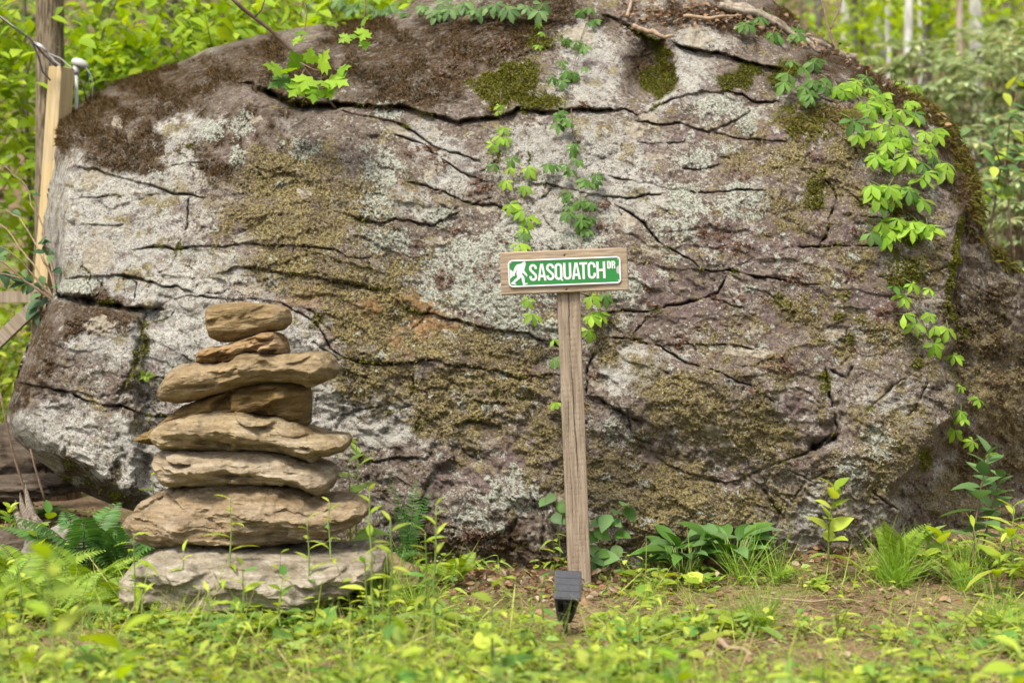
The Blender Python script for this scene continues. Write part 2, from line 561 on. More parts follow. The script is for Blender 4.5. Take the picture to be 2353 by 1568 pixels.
PALE = [(270, 500, 190, 110), (420, 330, 55, 90, 20), (200, 590, 90, 80), (330, 620, 190, 80), (500, 625, 110, 50), (400, 760, 110, 90), (440, 880, 90, 90), (1290, 320, 150, 60), (1340, 140, 70, 105), (1310, 400, 140, 50), (1420, 460, 110, 50), (1230, 505, 80, 60), (150, 1000, 140, 90), (250, 770, 80, 60), (270, 1080, 90, 60), (1580, 180, 50, 60), (1610, 90, 45, 45), (880, 980, 110, 60), (760, 960, 60, 110), (1000, 330, 60, 30, 35), (1050, 400, 70, 40), (940, 470, 60, 40), (1640, 225, 60, 22), (1460, 840, 60, 60), (620, 640, 90, 25), (430, 1040, 100, 120), (2040, 920, 60, 50, 0, .8), (2090, 940, 60, 40, 0, .8), (1900, 1190, 90, 60, -25, .85), (2030, 1200, 60, 50, 0, .7), (2300, 780, 30, 90, -30, .7), (2240, 900, 20, 80, -20, .6), (2310, 1000, 30, 60, 0, .6), (260, 460, 230, 150), (420, 700, 120, 60), (2150, 1110, 22, 60, 0, .9), (2180, 1100, 18, 70, 0, .9), (2230, 1160, 40, 50, 0, .7), (2300, 590, 40, 30, 30, .8), (2320, 650, 40, 20, 30, .7), (2260, 700, 30, 100, 10, .5), (1440, 370, 60, 40), (1510, 250, 30, 30), (860, 920, 60, 60, 0, .8), (700, 780, 50, 90, 0, .7), (130, 330, 18, 110, 0, 1.2), (110, 560, 22, 110, 0, 1.2)]
LICH = [(885, 552, 70, 30), (860, 470, 45, 45), (890, 256, 32, 17, 0, 1.3), (1060, 610, 100, 60), (1120, 690, 90, 50), (1180, 720, 60, 50), (1580, 475, 55, 25), (1575, 440, 40, 25), (1690, 430, 30, 25), (1700, 470, 60, 35, 0, .8), (1720, 285, 22, 28), (1600, 365, 45, 30), (560, 285, 26, 30, 0, 1.3), (545, 360, 20, 22, 0, 1.3), (490, 300, 45, 25), (1330, 560, 70, 40), (1150, 560, 60, 40), (1000, 500, 50, 25), (700, 340, 30, 30), (1250, 640, 50, 70), (160, 655, 60, 30), (880, 390, 50, 40), (1440, 660, 50, 30), (1560, 520, 90, 40, 0, .8), (2010, 1010, 40, 40, 0, .8), (1950, 1080, 40, 50, 0, .8), (1640, 250, 60, 30), (1180, 1130, 60, 50, 0, .75), (1090, 1190, 60, 60, 0, .7), (1420, 1000, 50, 50, 0, .6), (1260, 760, 50, 30, 0, .8), (1000, 660, 70, 40, 0, .8)]
YEL = [(640, 410, 130, 75), (600, 500, 120, 60), (720, 520, 130, 50), (850, 440, 60, 60, 0, .8), (700, 600, 140, 40), (800, 650, 110, 40), (800, 740, 70, 60), (880, 750, 60, 60), (860, 830, 80, 40), (830, 880, 70, 50), (1000, 780, 110, 35), (1120, 800, 110, 35), (1080, 870, 130, 40), (1050, 950, 120, 60, 0, .85), (1180, 890, 90, 50), (1620, 950, 130, 70, 0, .9), (1560, 900, 90, 50), (1700, 1000, 130, 60, 0, .9), (1400, 1100, 120, 110, 0, .75), (1560, 1150, 150, 90, 0, .9), (1700, 1180, 90, 70, 0, .8), (1420, 780, 60, 40, 0, .7), (1680, 760, 120, 50, 0, .6), (1850, 720, 120, 70, 0, .65), (1900, 400, 90, 80, 0, .85), (1800, 370, 70, 40, 0, .9), (1960, 330, 70, 30, 0, .8), (1950, 620, 90, 50, 0, .65), (2120, 620, 50, 60, 0, .9), (2000, 780, 110, 50, 0, .75), (1830, 480, 100, 60, 0, .65), (2060, 980, 100, 70, 0, .75), (1980, 1080, 90, 80, 0, .8), (1240, 1000, 100, 120, 0, .7), (930, 610, 60, 30), (480, 470, 40, 60, 0, .6), (1180, 150, 90, 40, 0, .7), (1470, 560, 60, 40, 0, .5), (1700, 350, 70, 40, 0, .6), (2000, 460, 90, 40, 0, .55), (1750, 860, 110, 50, 0, .6), (720, 480, 250, 130, 0, .78), (760, 640, 240, 55, 0, .72), (1000, 900, 200, 60, 0, .7), (2290, 880, 120, 240, -25, .8), (2230, 1120, 110, 100, 0, .75), (2330, 660, 60, 60, 0, .6), (1300, 1080, 120, 100, 0, .6), (1100, 1000, 130, 60, 0, .6), (1880, 1150, 140, 80, 0, .6)]
BROWN = [(300, 220, 200, 60), (430, 180, 130, 55), (230, 330, 110, 60), (330, 340, 70, 60), (170, 280, 60, 60), (520, 340, 60, 60, 0, .7), (640, 160, 150, 60), (850, 130, 170, 90), (1000, 150, 160, 90), (950, 210, 170, 40), (1100, 80, 160, 40), (1250, 40, 130, 35), (1180, 110, 90, 40), (620, 300, 120, 50, 0, .55), (2080, 240, 110, 40, 25), (2000, 190, 90, 40, 30), (2180, 330, 50, 70, 0, 1), (1900, 150, 60, 40), (2215, 430, 40, 80), (110, 780, 50, 100, 25, .9), (220, 720, 90, 40), (40, 910, 30, 50), (1700, 60, 90, 40), (1120, 1255, 90, 40), (1000, 1240, 60, 40, 0, .7), (1200, 1270, 120, 40, 0, .8), (2230, 480, 50, 120, 0, .9), (2200, 700, 25, 160, 0, 1), (1480, 170, 50, 60), (1780, 40, 90, 40), (2320, 800, 80, 260, -30, .45), (2250, 1100, 110, 120, 0, .35), (1640, 30, 90, 30), (230, 1105, 130, 30, 28, .9)]
GREEN = [(1180, 185, 75, 40, 0, 1.1), (1130, 210, 60, 30), (1230, 215, 60, 25), (1492, 190, 40, 46, 0, .9), (1510, 120, 30, 40), (1470, 75, 40, 22, 30), (300, 850, 14, 50, 0, .75), (320, 790, 10, 50, 0, .7), (1910, 890, 16, 50, 0, .62), (1880, 460, 40, 60, 0, .7), (1830, 300, 40, 30, 0, .7), (2070, 520, 40, 50, 0, .7), (2090, 600, 40, 40, 0, .9), (1700, 170, 60, 20), (250, 1110, 120, 28, 28, .45), (170, 1075, 90, 22, 30, .45), (2110, 1040, 24, 50, 0, .6), (2190, 620, 12, 160, 0, .9), (1800, 700, 60, 40, 0, .5), (2130, 780, 50, 40, 0, .55), (1260, 90, 60, 30, 0, .7), (1940, 740, 60, 50, 0, .5), (2160, 250, 60, 40, 30, .7), (2215, 350, 22, 60, 0, .9), (1780, 180, 60, 30, 0, .8)]
OCHRE = [(900, 720, 125, 60, 15, 1.15), (970, 775, 110, 45, 0, 1.1), (840, 690, 80, 35), (700, 670, 80, 35, 0, .7), (1080, 800, 90, 25, 0, .7), (780, 770, 60, 40, 0, .7), (1130, 840, 50, 18, 0, .7), (1270, 720, 30, 30, 0, .5)]
MAUVE = [(1500, 610, 60, 40), (1950, 570, 90, 50), (1780, 520, 120, 50), (1900, 690, 90, 50), (1600, 680, 120, 40), (1870, 330, 40, 25), (1680, 570, 80, 30), (1000, 590, 40, 15), (620, 470, 30, 20), (1120, 640, 40, 20), (480, 560, 40, 12), (1620, 720, 90, 40), (1760, 740, 80, 40), (1990, 480, 60, 30), (1160, 830, 70, 16), (1480, 340, 40, 20), (1850, 930, 60, 50), (1780, 830, 60, 40), (1450, 1050, 80, 60), (1650, 1120, 60, 40), (2000, 690, 70, 40), (560, 330, 40, 30), (1080, 1080, 100, 60), (1180, 1050, 90, 60), (1750, 300, 60, 30), (1600, 330, 60, 20)]
RUST = [(1165, 108, 32, 15, 0, 1.3), (1045, 135, 25, 16, 0, 1.3), (1012, 170, 18, 18), (860, 70, 18, 8), (985, 340, 25, 20, 30), (1010, 365, 30, 18, 30), (1100, 430, 30, 20), (1000, 445, 20, 10), (1340, 245, 14, 12, 0, 1.2), (1400, 470, 20, 12), (1700, 390, 40, 20), (1640, 530, 60, 20), (1690, 570, 60, 15), (1560, 785, 40, 25), (1780, 830, 40, 20), (1960, 630, 30, 12), (1645, 690, 14, 20), (1695, 680, 18, 14), (1750, 680, 14, 16), (2050, 720, 50, 25), (1960, 800, 25, 12), (1800, 850, 30, 15), (1080, 1230, 40, 30), (1020, 640, 30, 30), (1110, 620, 25, 25), (1080, 720, 20, 12), (1880, 360, 30, 15), (930, 350, 20, 20), (1930, 260, 60, 25), (2230, 430, 30, 40, 0, .8), (2300, 900, 50, 80, 0, .7), (1830, 640, 40, 20), (960, 560, 20, 12)]
SPOT = [(700, 443, 18, 13), (1912, 766, 20, 15), (1735, 757, 18, 13), (1690, 808, 36, 11), (1745, 812, 28, 9), (1640, 990, 26, 14), (1372, 882, 20, 9), (2050, 610, 32, 22), (1930, 768, 0.1, 0.1), (1975, 780, 14, 12), (583, 275, 18, 11), (990, 400, 18, 10), (1005, 380, 14, 10), (920, 303, 30, 9, 25), (1120, 478, 28, 10, 15), (1490, 270, 24, 10, 15), (1440, 505, 26, 14), (1500, 575, 28, 16), (1600, 85, 34, 30), (1336, 90, 30, 34), (220, 400, 30, 22), (225, 590, 30, 40), (1230, 215, 16, 9), (1460, 300, 22, 18), (1940, 1170, 40, 18, -30), (2060, 1160, 16, 14), (1670, 1020, 20, 9), (1310, 1150, 25, 16), (570, 660, 40, 14), (90, 760, 0.1, 0.1), (230, 745, 30, 22), (270, 280, 14, 9), (1500, 360, 26, 9), (1000, 555, 26, 10), (560, 552, 26, 7)]


def rock_mat():
    m = NT('lichened_rock')
    g1, g2 = m.noise(230, 2, 0.7), m.noise(52, 5, 0.72)
    g3 = m.noise(13, 5, 0.68)
    g0 = m.noise(4.2, 4, 0.6)
    fine = m.noise(105, 3, 0.7)

    def summed(a, b, c, d):
        t = m.math('MULTIPLY', g0, a)
        for n_, k_ in ((g3, b), (g2, c), (fine, d)):
            t = m.math('ADD', t, m.math('MULTIPLY', n_, k_))
        return m.math('SUBTRACT', t, (a + b + c + d) / 2)

    n_mid, n_fine, n_soft = summed(0.8, 1.3, 1.2, 0.8), summed(0.4, 0.9, 1.4, 1.3), summed(1.0, 1.0, 0.9, 0.5)

    def edge(name, lo, hi, n=n_mid):
        return m.ss(m.math('ADD', m.attr(name), n), lo, hi)

    def two(n, lo, hi, c1, c2):
        return m.mix(m.ss(n, lo, hi), c1, c2)

    # bare stone: brown-grey with mauve fields
    col = two(g2, 0.36, 0.64, (0.075, 0.056, 0.046), (0.245, 0.200, 0.168))
    col = m.mix(m.ss(g3, 0.42, 0.62, 0, 0.6), col, two(fine, 0.4, 0.62, (0.14, 0.112, 0.098), (0.31, 0.262, 0.235)))
    col = m.mix(edge('a_mauve', 0.15, 0.75, n_soft), col, two(g2, 0.34, 0.66, (0.100, 0.072, 0.070), (0.235, 0.178, 0.168)))
    pc = two(g2, 0.34, 0.62, (0.25, 0.240, 0.218), (0.58, 0.56, 0.51))
    pc = m.mix(m.ss(g0, 0.42, 0.60, 0, 0.8), pc, two(fine, 0.36, 0.62, (0.22, 0.216, 0.205), (0.53, 0.52, 0.49)))
    pc = m.mix(m.ss(g1, 0.50, 0.64, 0, 0.75), pc, (0.105, 0.095, 0.082))
    pc = m.mix(m.ss(n_fine, 0.18, 0.50, 0, 0.75), pc, (0.125, 0.092, 0.082))
    col = m.mix(edge('a_pale', 0.20, 0.75), col, pc)
    col = m.mix(edge('a_ochre', 0.20, 0.85, n_soft), col, two(g2, 0.35, 0.65, (0.165, 0.092, 0.038), (0.37, 0.225, 0.105)))
    # thin olive film over nearly everything but the pale stone
    film = m.math('MULTIPLY', m.ss(n_soft, -0.05, 0.45), m.ss(m.attr('a_pale'), 0.3, 0.7, 0.62, 0.15))
    col = m.mix(film, col, two(fine, 0.38, 0.62, (0.085, 0.066, 0.034), (0.22, 0.185, 0.10)))
    # patchwork of crusts a hand wide: pale, mauve-brown, olive
    for sc, off, lo, c1_, c2_, amt in ((7.5, 1.3, .14, (0.22, 0.205, 0.185), (0.47, 0.445, 0.40), .62), (10, 4.1, .16, (0.085, 0.060, 0.055), (0.20, 0.150, 0.140), .8), (9, 7.7, .16, (0.10, 0.078, 0.034), (0.30, 0.25, 0.115), .85), (16, 2.9, .20, (0.26, 0.25, 0.22), (0.52, 0.51, 0.46), .85), (20, 9.4, .22, (0.05, 0.036, 0.026), (0.13, 0.092, 0.065), .7)):
        pn = m.noise(sc, 3, 0.55, m.map((1, 1, 1), (0, 0, 0), (off, off * .7, off * 1.3)))
        pf = m.ss(m.math('ADD', m.math('MULTIPLY', m.math('SUBTRACT', pn, .5), 2.0), m.math('MULTIPLY', n_fine, .55)), lo, lo + .16, 0, amt)
        col = m.mix(pf, col, two(fine, .36, .64, c1_, c2_))
    yc = two(fine, 0.40, 0.60, (0.076, 0.056, 0.026), (0.325, 0.272, 0.125))
    yc = m.mix(m.ss(g3, 0.46, 0.62, 0, 0.8), yc, two(fine, 0.40, 0.60, (0.062, 0.045, 0.031), (0.205, 0.158, 0.098)))
    col = m.mix(edge('a_yel', 0.30, 0.88, n_fine), col, yc)
    bc = two(fine, 0.38, 0.62, (0.020, 0.013, 0.008), (0.115, 0.070, 0.032))
    bc = m.mix(m.ss(g3, 0.46, 0.62, 0, 0.85), bc, two(g2, 0.38, 0.62, (0.055, 0.044, 0.034), (0.165, 0.138, 0.112)))
    stk = m.noise(1.0, 4, 0.65, m.map((26, 26, 7)), 0.4)
    bc = m.mix(m.ss(stk, 0.50, 0.66, 0, 0.8), bc, (0.030, 0.020, 0.010))
    bc = m.mix(m.ss(n_fine, 0.30, 0.52, 0, 0.7), bc, (0.22, 0.105, 0.036))
    bc = m.mix(m.ss(m.noise(19, 3, 0.6), 0.58, 0.68, 0, 0.75), bc, two(fine, 0.4, 0.6, (0.12, 0.10, 0.085), (0.30, 0.265, 0.23)))
    col = m.mix(m.ss(m.math('ADD', m.math('ADD', m.attr('a_brown'), n_mid), m.math('MULTIPLY', m.math('SUBTRACT', m.noise(1.0, 3, 0.6, m.map((30, 30, 6)), 0.3), 0.5), 0.9)), 0.30, 0.62), col, bc)
    gc = two(fine, 0.38, 0.62, (0.028, 0.028, 0.009), (0.185, 0.170, 0.032))
    gc = m.mix(m.attr('a_dim'), gc, two(g2, 0.38, 0.62, (0.026, 0.026, 0.011), (0.090, 0.080, 0.030)))
    col = m.mix(edge('a_green', 0.40, 0.78, n_fine), col, gc)
    lc = two(fine, 0.38, 0.62, (0.165, 0.175, 0.140), (0.455, 0.465, 0.40))
    col = m.mix(edge('a_lich', 0.40, 0.66, n_fine), col, lc)
    rc = two(fine, 0.40, 0.60, (0.060, 0.034, 0.024), (0.215, 0.130, 0.092))
    col = m.mix(edge('a_rust', 0.46, 0.66, n_fine), col, rc)
    col = m.mix(m.math('MULTIPLY', edge('a_spot', 0.36, 0.62, m.math('MULTIPLY', n_mid, 0.5)), 0.85), col, two(g2, 0.35, 0.65, (0.25, 0.215, 0.165), (0.44, 0.395, 0.32)))
    # lichen freckles, large and pin-head; dark crust freckles
    for sc, r0, r1, nz, lo, c, off in ((85, .26, .12, 6, .43, (0.45, 0.46, 0.41), 0.0), (34, .23, .11, 4, .44, (0.43, 0.44, 0.39), 5.2), (24, .20, .12, 3, .46, (0.36, 0.33, 0.28), 2.2), (60, .30, .14, 8, .48, (0.05, 0.038, 0.03), 3.1), (46, .24, .12, 5, .46, (0.26, 0.22, 0.10), 8.3)):
        vd = m.voro(sc, m.map((1, 1, 1), (0, 0, 0), (off, off * .6, off * .3)))
        fre = m.math('MULTIPLY', m.ss(m.math('ADD', vd['Distance'], m.math('MULTIPLY', m.math('SUBTRACT', fine, .5), .25)), r0, r1), m.ss(m.noise(nz, 3), lo, lo + .16))
        fre = m.math('MULTIPLY', fre, m.ss(m.attr('a_brown'), 0.2, 0.6, 0.9, 0.3))
        col = m.mix(fre, col, c)
    h = m.math('ADD', m.math('MULTIPLY', g2, 1.0), m.math('ADD', m.math('MULTIPLY', fine, 0.8), m.math('MULTIPLY', g1, 0.25)))
    return m.done(m.princ(col, 0.92, 0.12, m.bump(h, 0.9, 0.018)))


NU, NV = 1020, 630


def boulder_field():
    rows = np.linspace(-150, 1340, NV)
    ul = np.interp(rows, LEFT[:, 0], LEFT[:, 1])
    ur = np.interp(rows, RIGHT[:, 0], RIGHT[:, 1])
    ul = ul + 5 * f2(rows / 40, rows * 0 + 3, 4, 2) * (rows > 150)
    ur = ur + 7 * f2(rows / 30, rows * 0 + 8, 4, 3)
    s = np.linspace(0, 1, NU)
    # sample a little closer near both ends so that the rounded shoulders stay smooth
    s = s - 0.5 / (2 * np.pi) * np.sin(2 * np.pi * s) * 0.5
    U = ul[:, None] + (ur - ul)[:, None] * s[None]
    V = np.repeat(rows[:, None], NU, 1)
    u, v = U.ravel(), V.ravel()
    t = (1290 - v) / 1290
    Y = 5.62 + 0.16 * np.clip(t, 0, 2) + 0.95 * np.clip(t, 0, 2) ** 3.2
    # the face is bowed: furthest forward right of the middle
    Y += 0.35 * np.clip((1050 - u) / 1050, 0, 1) ** 2 + 0.25 * np.clip((u - 1700) / 700, 0, 1) ** 2
    # the shoulder block on the left and the foot below it
    Y += 0.30 * smooth(380, 150, v) * smooth(620, 200, u)
    lo = smooth(690, 740, v) * smooth(345, 295, u)
    Y -= 0.10 * lo
    # foot that swells out at the bottom, and the lower right block
    Y -= 0.10 * np.exp(-(((u - 1130) / 190) ** 2 + ((v - 1180) / 150) ** 2))
    Y -= 0.16 * np.exp(-(((u - 2010) / 150) ** 2 + ((v - 1080) / 190) ** 2) ** 1.5)
    Y -= 0.10 * np.exp(-(((u - 1560) / 170) ** 2 + ((v - 1190) / 110) ** 2) ** 1.5)
    Y -= 0.10 * np.exp(-(((u - 1640) / 220) ** 2 + ((v - 930) / 110) ** 2) ** 1.5)
    # ochre scoop
    Y += 0.05 * np.exp(-(((u - 940) / 130) ** 2 + ((v - 740) / 50) ** 2))
    # moss gully near the top
    Y += 0.16 * np.exp(-(((u - 1495) / 48) ** 2 + ((v - 165) / 75) ** 2) ** 1.6)
    # rounding towards the outline
    el, _, _ = poly_dist(u, v, LEFT[:, ::-1])
    er, _, _ = poly_dist(u, v, RIGHT[:11, ::-1])
    wl = 60 + 120 * smooth(420, 150, v)
    q = np.clip(1 - el / wl, 0, 1)
    Y += (0.30 + 0.75 * smooth(420, 150, v)) * (1 - np.sqrt(1 - q * q * 0.995))
    q = np.clip(1 - er / 120, 0, 1)
    Y += 0.75 * (1 - np.sqrt(1 - q * q * 0.995)) * smooth(600, 480, v)
    # left return face (clean grey stone) around the upright edge at u ~ 140
    edge = np.interp(v, [270, 420, 560, 640, 680], [150, 150, 150, 140, 118])
    Y += 3.0 * np.clip(edge - u, 0, 99) / F * 6 * smooth(280, 340, v) * smooth(690, 640, v)
    # underside of the foot on the left
    under = np.interp(u, [15, 58, 102, 160, 203, 232, 267, 294, 330], [1000, 1030, 1036, 1048, 1065, 1089, 1118, 1138, 1175])
    Y += 2.6 * np.clip(v - under, 0, 200) / F * 6 * smooth(400, 340, u)
    # right flank falls away behind the corner
    ck = np.interp(v, CORNER[:, 0], CORNER[:, 1]) + 5 * f2(v / 60, v * 0, 2, 4)
    fl = np.clip(u - ck, 0, 600)
    Y += 0.08 * smooth(0, 22, fl) + 0.9 * fl / F * 6
    flank = smooth(0, 20, fl)
    # relief
    wu, wv = u + 14 * f2(u / 60, v / 60, 3, 21), v + 14 * f2(u / 60, v / 60, 3, 22)
    H = 0.045 * f2(u / 330, v / 260, 3, 31) + 0.012 * f2(wu / 95, wv / 62, 3, 32)
    tl = wv - 0.20 * wu
    H += 0.011 * facets(wu / 150, tl / 70, 33, 0.05) + 0.0055 * facets(wu / 58 + 9, tl / 30, 36, 0.07) + 0.0022 * facets(u / 21, (v - .2 * u) / 12, 40, 0.12)
    rough = 1 + 1.3 * smooth(800, 950, v)
    H += rough * 0.004 * f2(wu / 24, wv / 18, 3, 34) + (rough - 1) * 0.008 * (1 - 2 * np.abs(f2((wu + wv) / 52, (wv - wu) / 40, 3, 45))) + 0.0028 * f2(u / 8, v / 7, 2, 35)
    H += flank * (0.012 * f2((u + v) / 90, (v - u * 0.9) / 30, 3, 37) + 0.02 * f2(u / 26, v / 34, 3, 46) + 0.008 * f2(u / 9, v / 12, 2, 47))
    # bedding: broad tilted ledges
    led = (wv - 0.20 * wu) / 58 + 0.9 * f2(u / 260, v / 260, 2, 38)
    fr = led - np.floor(led)
    H += 0.012 * (fr - smooth(0.86, 1.0, fr)) * smooth(0.1, 0.5, f2(u / 200, v / 120, 2, 39) + 0.3)
    crk = np.zeros_like(u)
    cu = u + 2.2 * f2(u / 14, v / 14, 3, 41) + 2.5 * f2(u / 50, v / 50, 2, 43)
    cv = v + 2.2 * f2(u / 14, v / 14, 3, 42) + 2.5 * f2(u / 50, v / 50, 2, 44)
    gc_ = np.random.default_rng(88)
    hair = []
    for _ in range(120):
        x_, y_, L_, an = gc_.uniform(160, 2160), gc_.uniform(290, 1240), gc_.uniform(30, 110), R(gc_.normal(13, 22))
        if gc_.random() < .22:
            an += R(80)
        pts_ = [(x_, y_)]
        for _k in range(4):
            pts_.append((pts_[-1][0] + L_ / 4 * math.cos(an), pts_[-1][1] + L_ / 4 * math.sin(an)))
            an += R(gc_.normal(0, 22))
        hair.append((pts_, gc_.uniform(2.2, 5.0), gc_.uniform(.012, .035), gc_.uniform(-.004, .014), gc_.uniform(14, 30)))
    for pts, w, dep, step, reach in CR + hair:
        pa = np.array(pts, float)
        m = reach * 3 + 20
        k = np.nonzero((cu > pa[:, 0].min() - m) & (cu < pa[:, 0].max() + m) & (cv > pa[:, 1].min() - m) & (cv < pa[:, 1].max() + m))[0]
        d, sg, pos = poly_dist(cu[k], cv[k], pa)
        tp = smooth(0, 0.10, pos) * smooth(0, 0.10, 1 - pos)
        wob = np.clip(0.55 + 0.65 * f2(pos * len(pa) * 1.3, pos * 0 + len(pa), 2, 51), 0.08, 1.2)
        ww = w * (0.28 if w < 6 else 0.42) * (0.5 + 0.5 * tp) * (0.6 + 0.7 * wob)
        # the lower lip is bevelled, the upper lip is sharp
        dd = np.where(sg > 0, d, d * 0.72)
        gr = np.exp(-(dd / ww) ** 1.5)
        H[k] -= dep * 0.85 * gr * (0.3 + 0.7 * tp) * np.clip(wob * 1.15, 0.15, 1.1)
        H[k] += 0.48 * step * np.tanh(sg * d / ww) * np.exp(-d / reach) * tp
        crk[k] = np.maximum(crk[k], np.exp(-(d / (ww * 2.6 + 3)) ** 2) * tp)
    # masks of what grows on it
    w1, w2 = u + 30 * f2(u / 70, v / 70, 4, 61), v + 30 * f2(u / 70, v / 70, 4, 62)
    A = {}
    nz = f2(u / 26, v / 26, 4, 63)
    nz2 = f2(u / 60, v / 50, 4, 64)
    A['a_pale'] = blobs(w1, w2, PALE) + 0.18 * nz + 0.10 * nz2
    A['a_yel'] = blobs(w1, w2, YEL) * 0.90 + 0.34 * nz + 0.16 * nz2 + 0.10 * smooth(440, 620, u) * smooth(230, 330, v)
    A['a_brown'] = blobs(w1, w2, BROWN) * 0.92 + 0.26 * nz2 + 0.20 * nz
    A['a_green'] = np.maximum(blobs(w1, w2, GREEN), 0.60 * crk * smooth(-0.2, 0.6, nz2)) + 0.22 * nz
    A['a_dim'] = np.clip(np.maximum(blobs(w1, w2, [(1490, 180, 50, 60), (300, 850, 30, 90), (220, 1100, 150, 60), (1700, 170, 80, 30), (2190, 620, 30, 200), (2110, 1040, 60, 90)]), crk), 0, 1)
    A['a_ochre'] = blobs(w1, w2, OCHRE) + 0.15 * nz
    A['a_mauve'] = blobs(w1, w2, MAUVE) + 0.30 * nz2
    w3, w4 = u + 9 * f2(u / 18, v / 18, 3, 65), v + 9 * f2(u / 18, v / 18, 3, 66)
    cl = f2(u / 11, v / 11, 3, 67)
    A['a_lich'] = blobs(w3, w4, LICH) * (0.75 + 0.45 * cl) + 0.05 + 0.10 * nz
    A['a_rust'] = blobs(w3, w4, RUST) * (0.55 + 0.6 * cl)
    w5, w6 = u + 6 * f2(u / 14, v / 14, 3, 68), v + 6 * f2(u / 14, v / 14, 3, 69)
    A['a_spot'] = blobs(w5, w6, SPOT)
    # scattered rosettes and tripe tufts
    rg = np.random.default_rng(4)
    for name, num, box, r0, r1 in (('a_lich', 330, (150, 2150, 280, 1250), 4, 15), ('a_rust', 60, (900, 2150, 320, 1100), 4, 11), ('a_spot', 26, (200, 2100, 300, 1200), 5, 12)):
        arr = A[name]
        for _ in range(num):
            cu_, cv_, r_ = rg.uniform(box[0], box[1]), rg.uniform(box[2], box[3]), rg.uniform(r0, r1)
            k = np.nonzero((np.abs(w3 - cu_) < 3 * r_) & (np.abs(w4 - cv_) < 3 * r_))[0]
            d2 = ((w3[k] - cu_) ** 2 + ((w4[k] - cv_) * 1.25) ** 2) / (r_ * r_)
            arr[k] = np.maximum(arr[k], 0.9 * np.exp(-d2 * 0.7) * (0.8 + 0.4 * cl[k]))
    A['a_spot'] = A['a_spot'] + 0.06 * cl
    # growth has thickness
    yel = smooth(0.36, 0.6, A['a_yel'])
    lic = smooth(0.42, 0.58, A['a_lich'])
    rus = smooth(0.42, 0.58, A['a_rust'])
    mos = smooth(0.4, 0.65, np.maximum(A['a_brown'], A['a_green']))
    tex = f2(u / 4.2, v / 4.2, 2, 71)
    H += 0.0055 * yel * tex + 0.006 * rus * (1 + tex) + 0.003 * lic * (0.6 + tex) + 0.007 * mos * (0.5 + tex)
    # the mesh closes behind: no relief on the outermost columns
    Y = Y - H
    return u, v, Y, A, dict(yel=yel, rust=rus, moss=mos, lich=lic)


bu, bv, bY, bA, bM = boulder_field()
BX = np.stack(((bu - UC) / F * bY, bY, CZ - (bv - VC) / F * bY), -1)
bG = BX.reshape(NV, NU, 3)
d1 = np.gradient(bG, axis=1)
d2 = np.gradient(bG, axis=0)
bN = np.cross(d1, d2)
bN /= np.linalg.norm(bN, axis=2)[..., None] + 1e-12
bN[bN[..., 1] > 0] *= -1
bN = bN.reshape(-1, 3)


def build_boulder():
    KB = 10
    tt = (np.arange(KB) + 1) / (KB + 1)
    L, Rr = bG[:, 0], bG[:, -1]
    back = Rr[:, None] + (L - Rr)[:, None] * tt[None, :, None]
    z = bG[:, 0, 2]
    back[:, :, 1] += 1.5 * np.sin(np.pi * tt)[None] * np.clip((3.0 - z) / 2.2, 0.25, 1)[:, None]
    v = np.concatenate((bG, back), 1)
    W = NU + KB
    i, j = np.meshgrid(np.arange(NV - 1), np.arange(W), indexing='ij')
    j2 = (j + 1) % W
    q = np.stack((i * W + j, (i + 1) * W + j, (i + 1) * W + j2, i * W + j2), -1).reshape(-1, 4)
    verts = v.reshape(-1, 3)
    c = v[0].mean(0)
    c[2] += 0.05
    verts = np.concatenate((verts, c[None]))
    ci = len(verts) - 1
    jj = np.arange(W)
    tr = np.stack((np.full(W, ci), jj, (jj + 1) % W), -1)
    me = np_mesh('boulder', verts, tr, rock_mat(), quads=q)
    for name, arr in bA.items():
        full = np.zeros((NV, W))
        full[:, :NU] = arr.reshape(NV, NU)
        if name == 'a_brown':
            full[:, NU:] = 0.6
        at = me.attributes.new(name, 'FLOAT', 'POINT')
        at.data.foreach_set('value', np.concatenate((full.ravel(), [0.0])).astype(np.float32))
    o = link_mesh('boulder', me)
    tag(o, 'huge cracked grey boulder covered in lichen, moss and creeper behind the sign', 'boulder')
    return o


boulder = build_boulder()


def rock_at(u, v):
    """boulder surface depth, point and normal seen in direction (u, v)"""
    r = np.clip((v + 150) / 1490 * (NV - 1), 0, NV - 1)
    i = int(round(float(r)))
    row = bu.reshape(NV, NU)[i]
    j = int(np.clip(np.searchsorted(row, u), 0, NU - 1))
    k = i * NU + j
    return BX[k], bN[k]
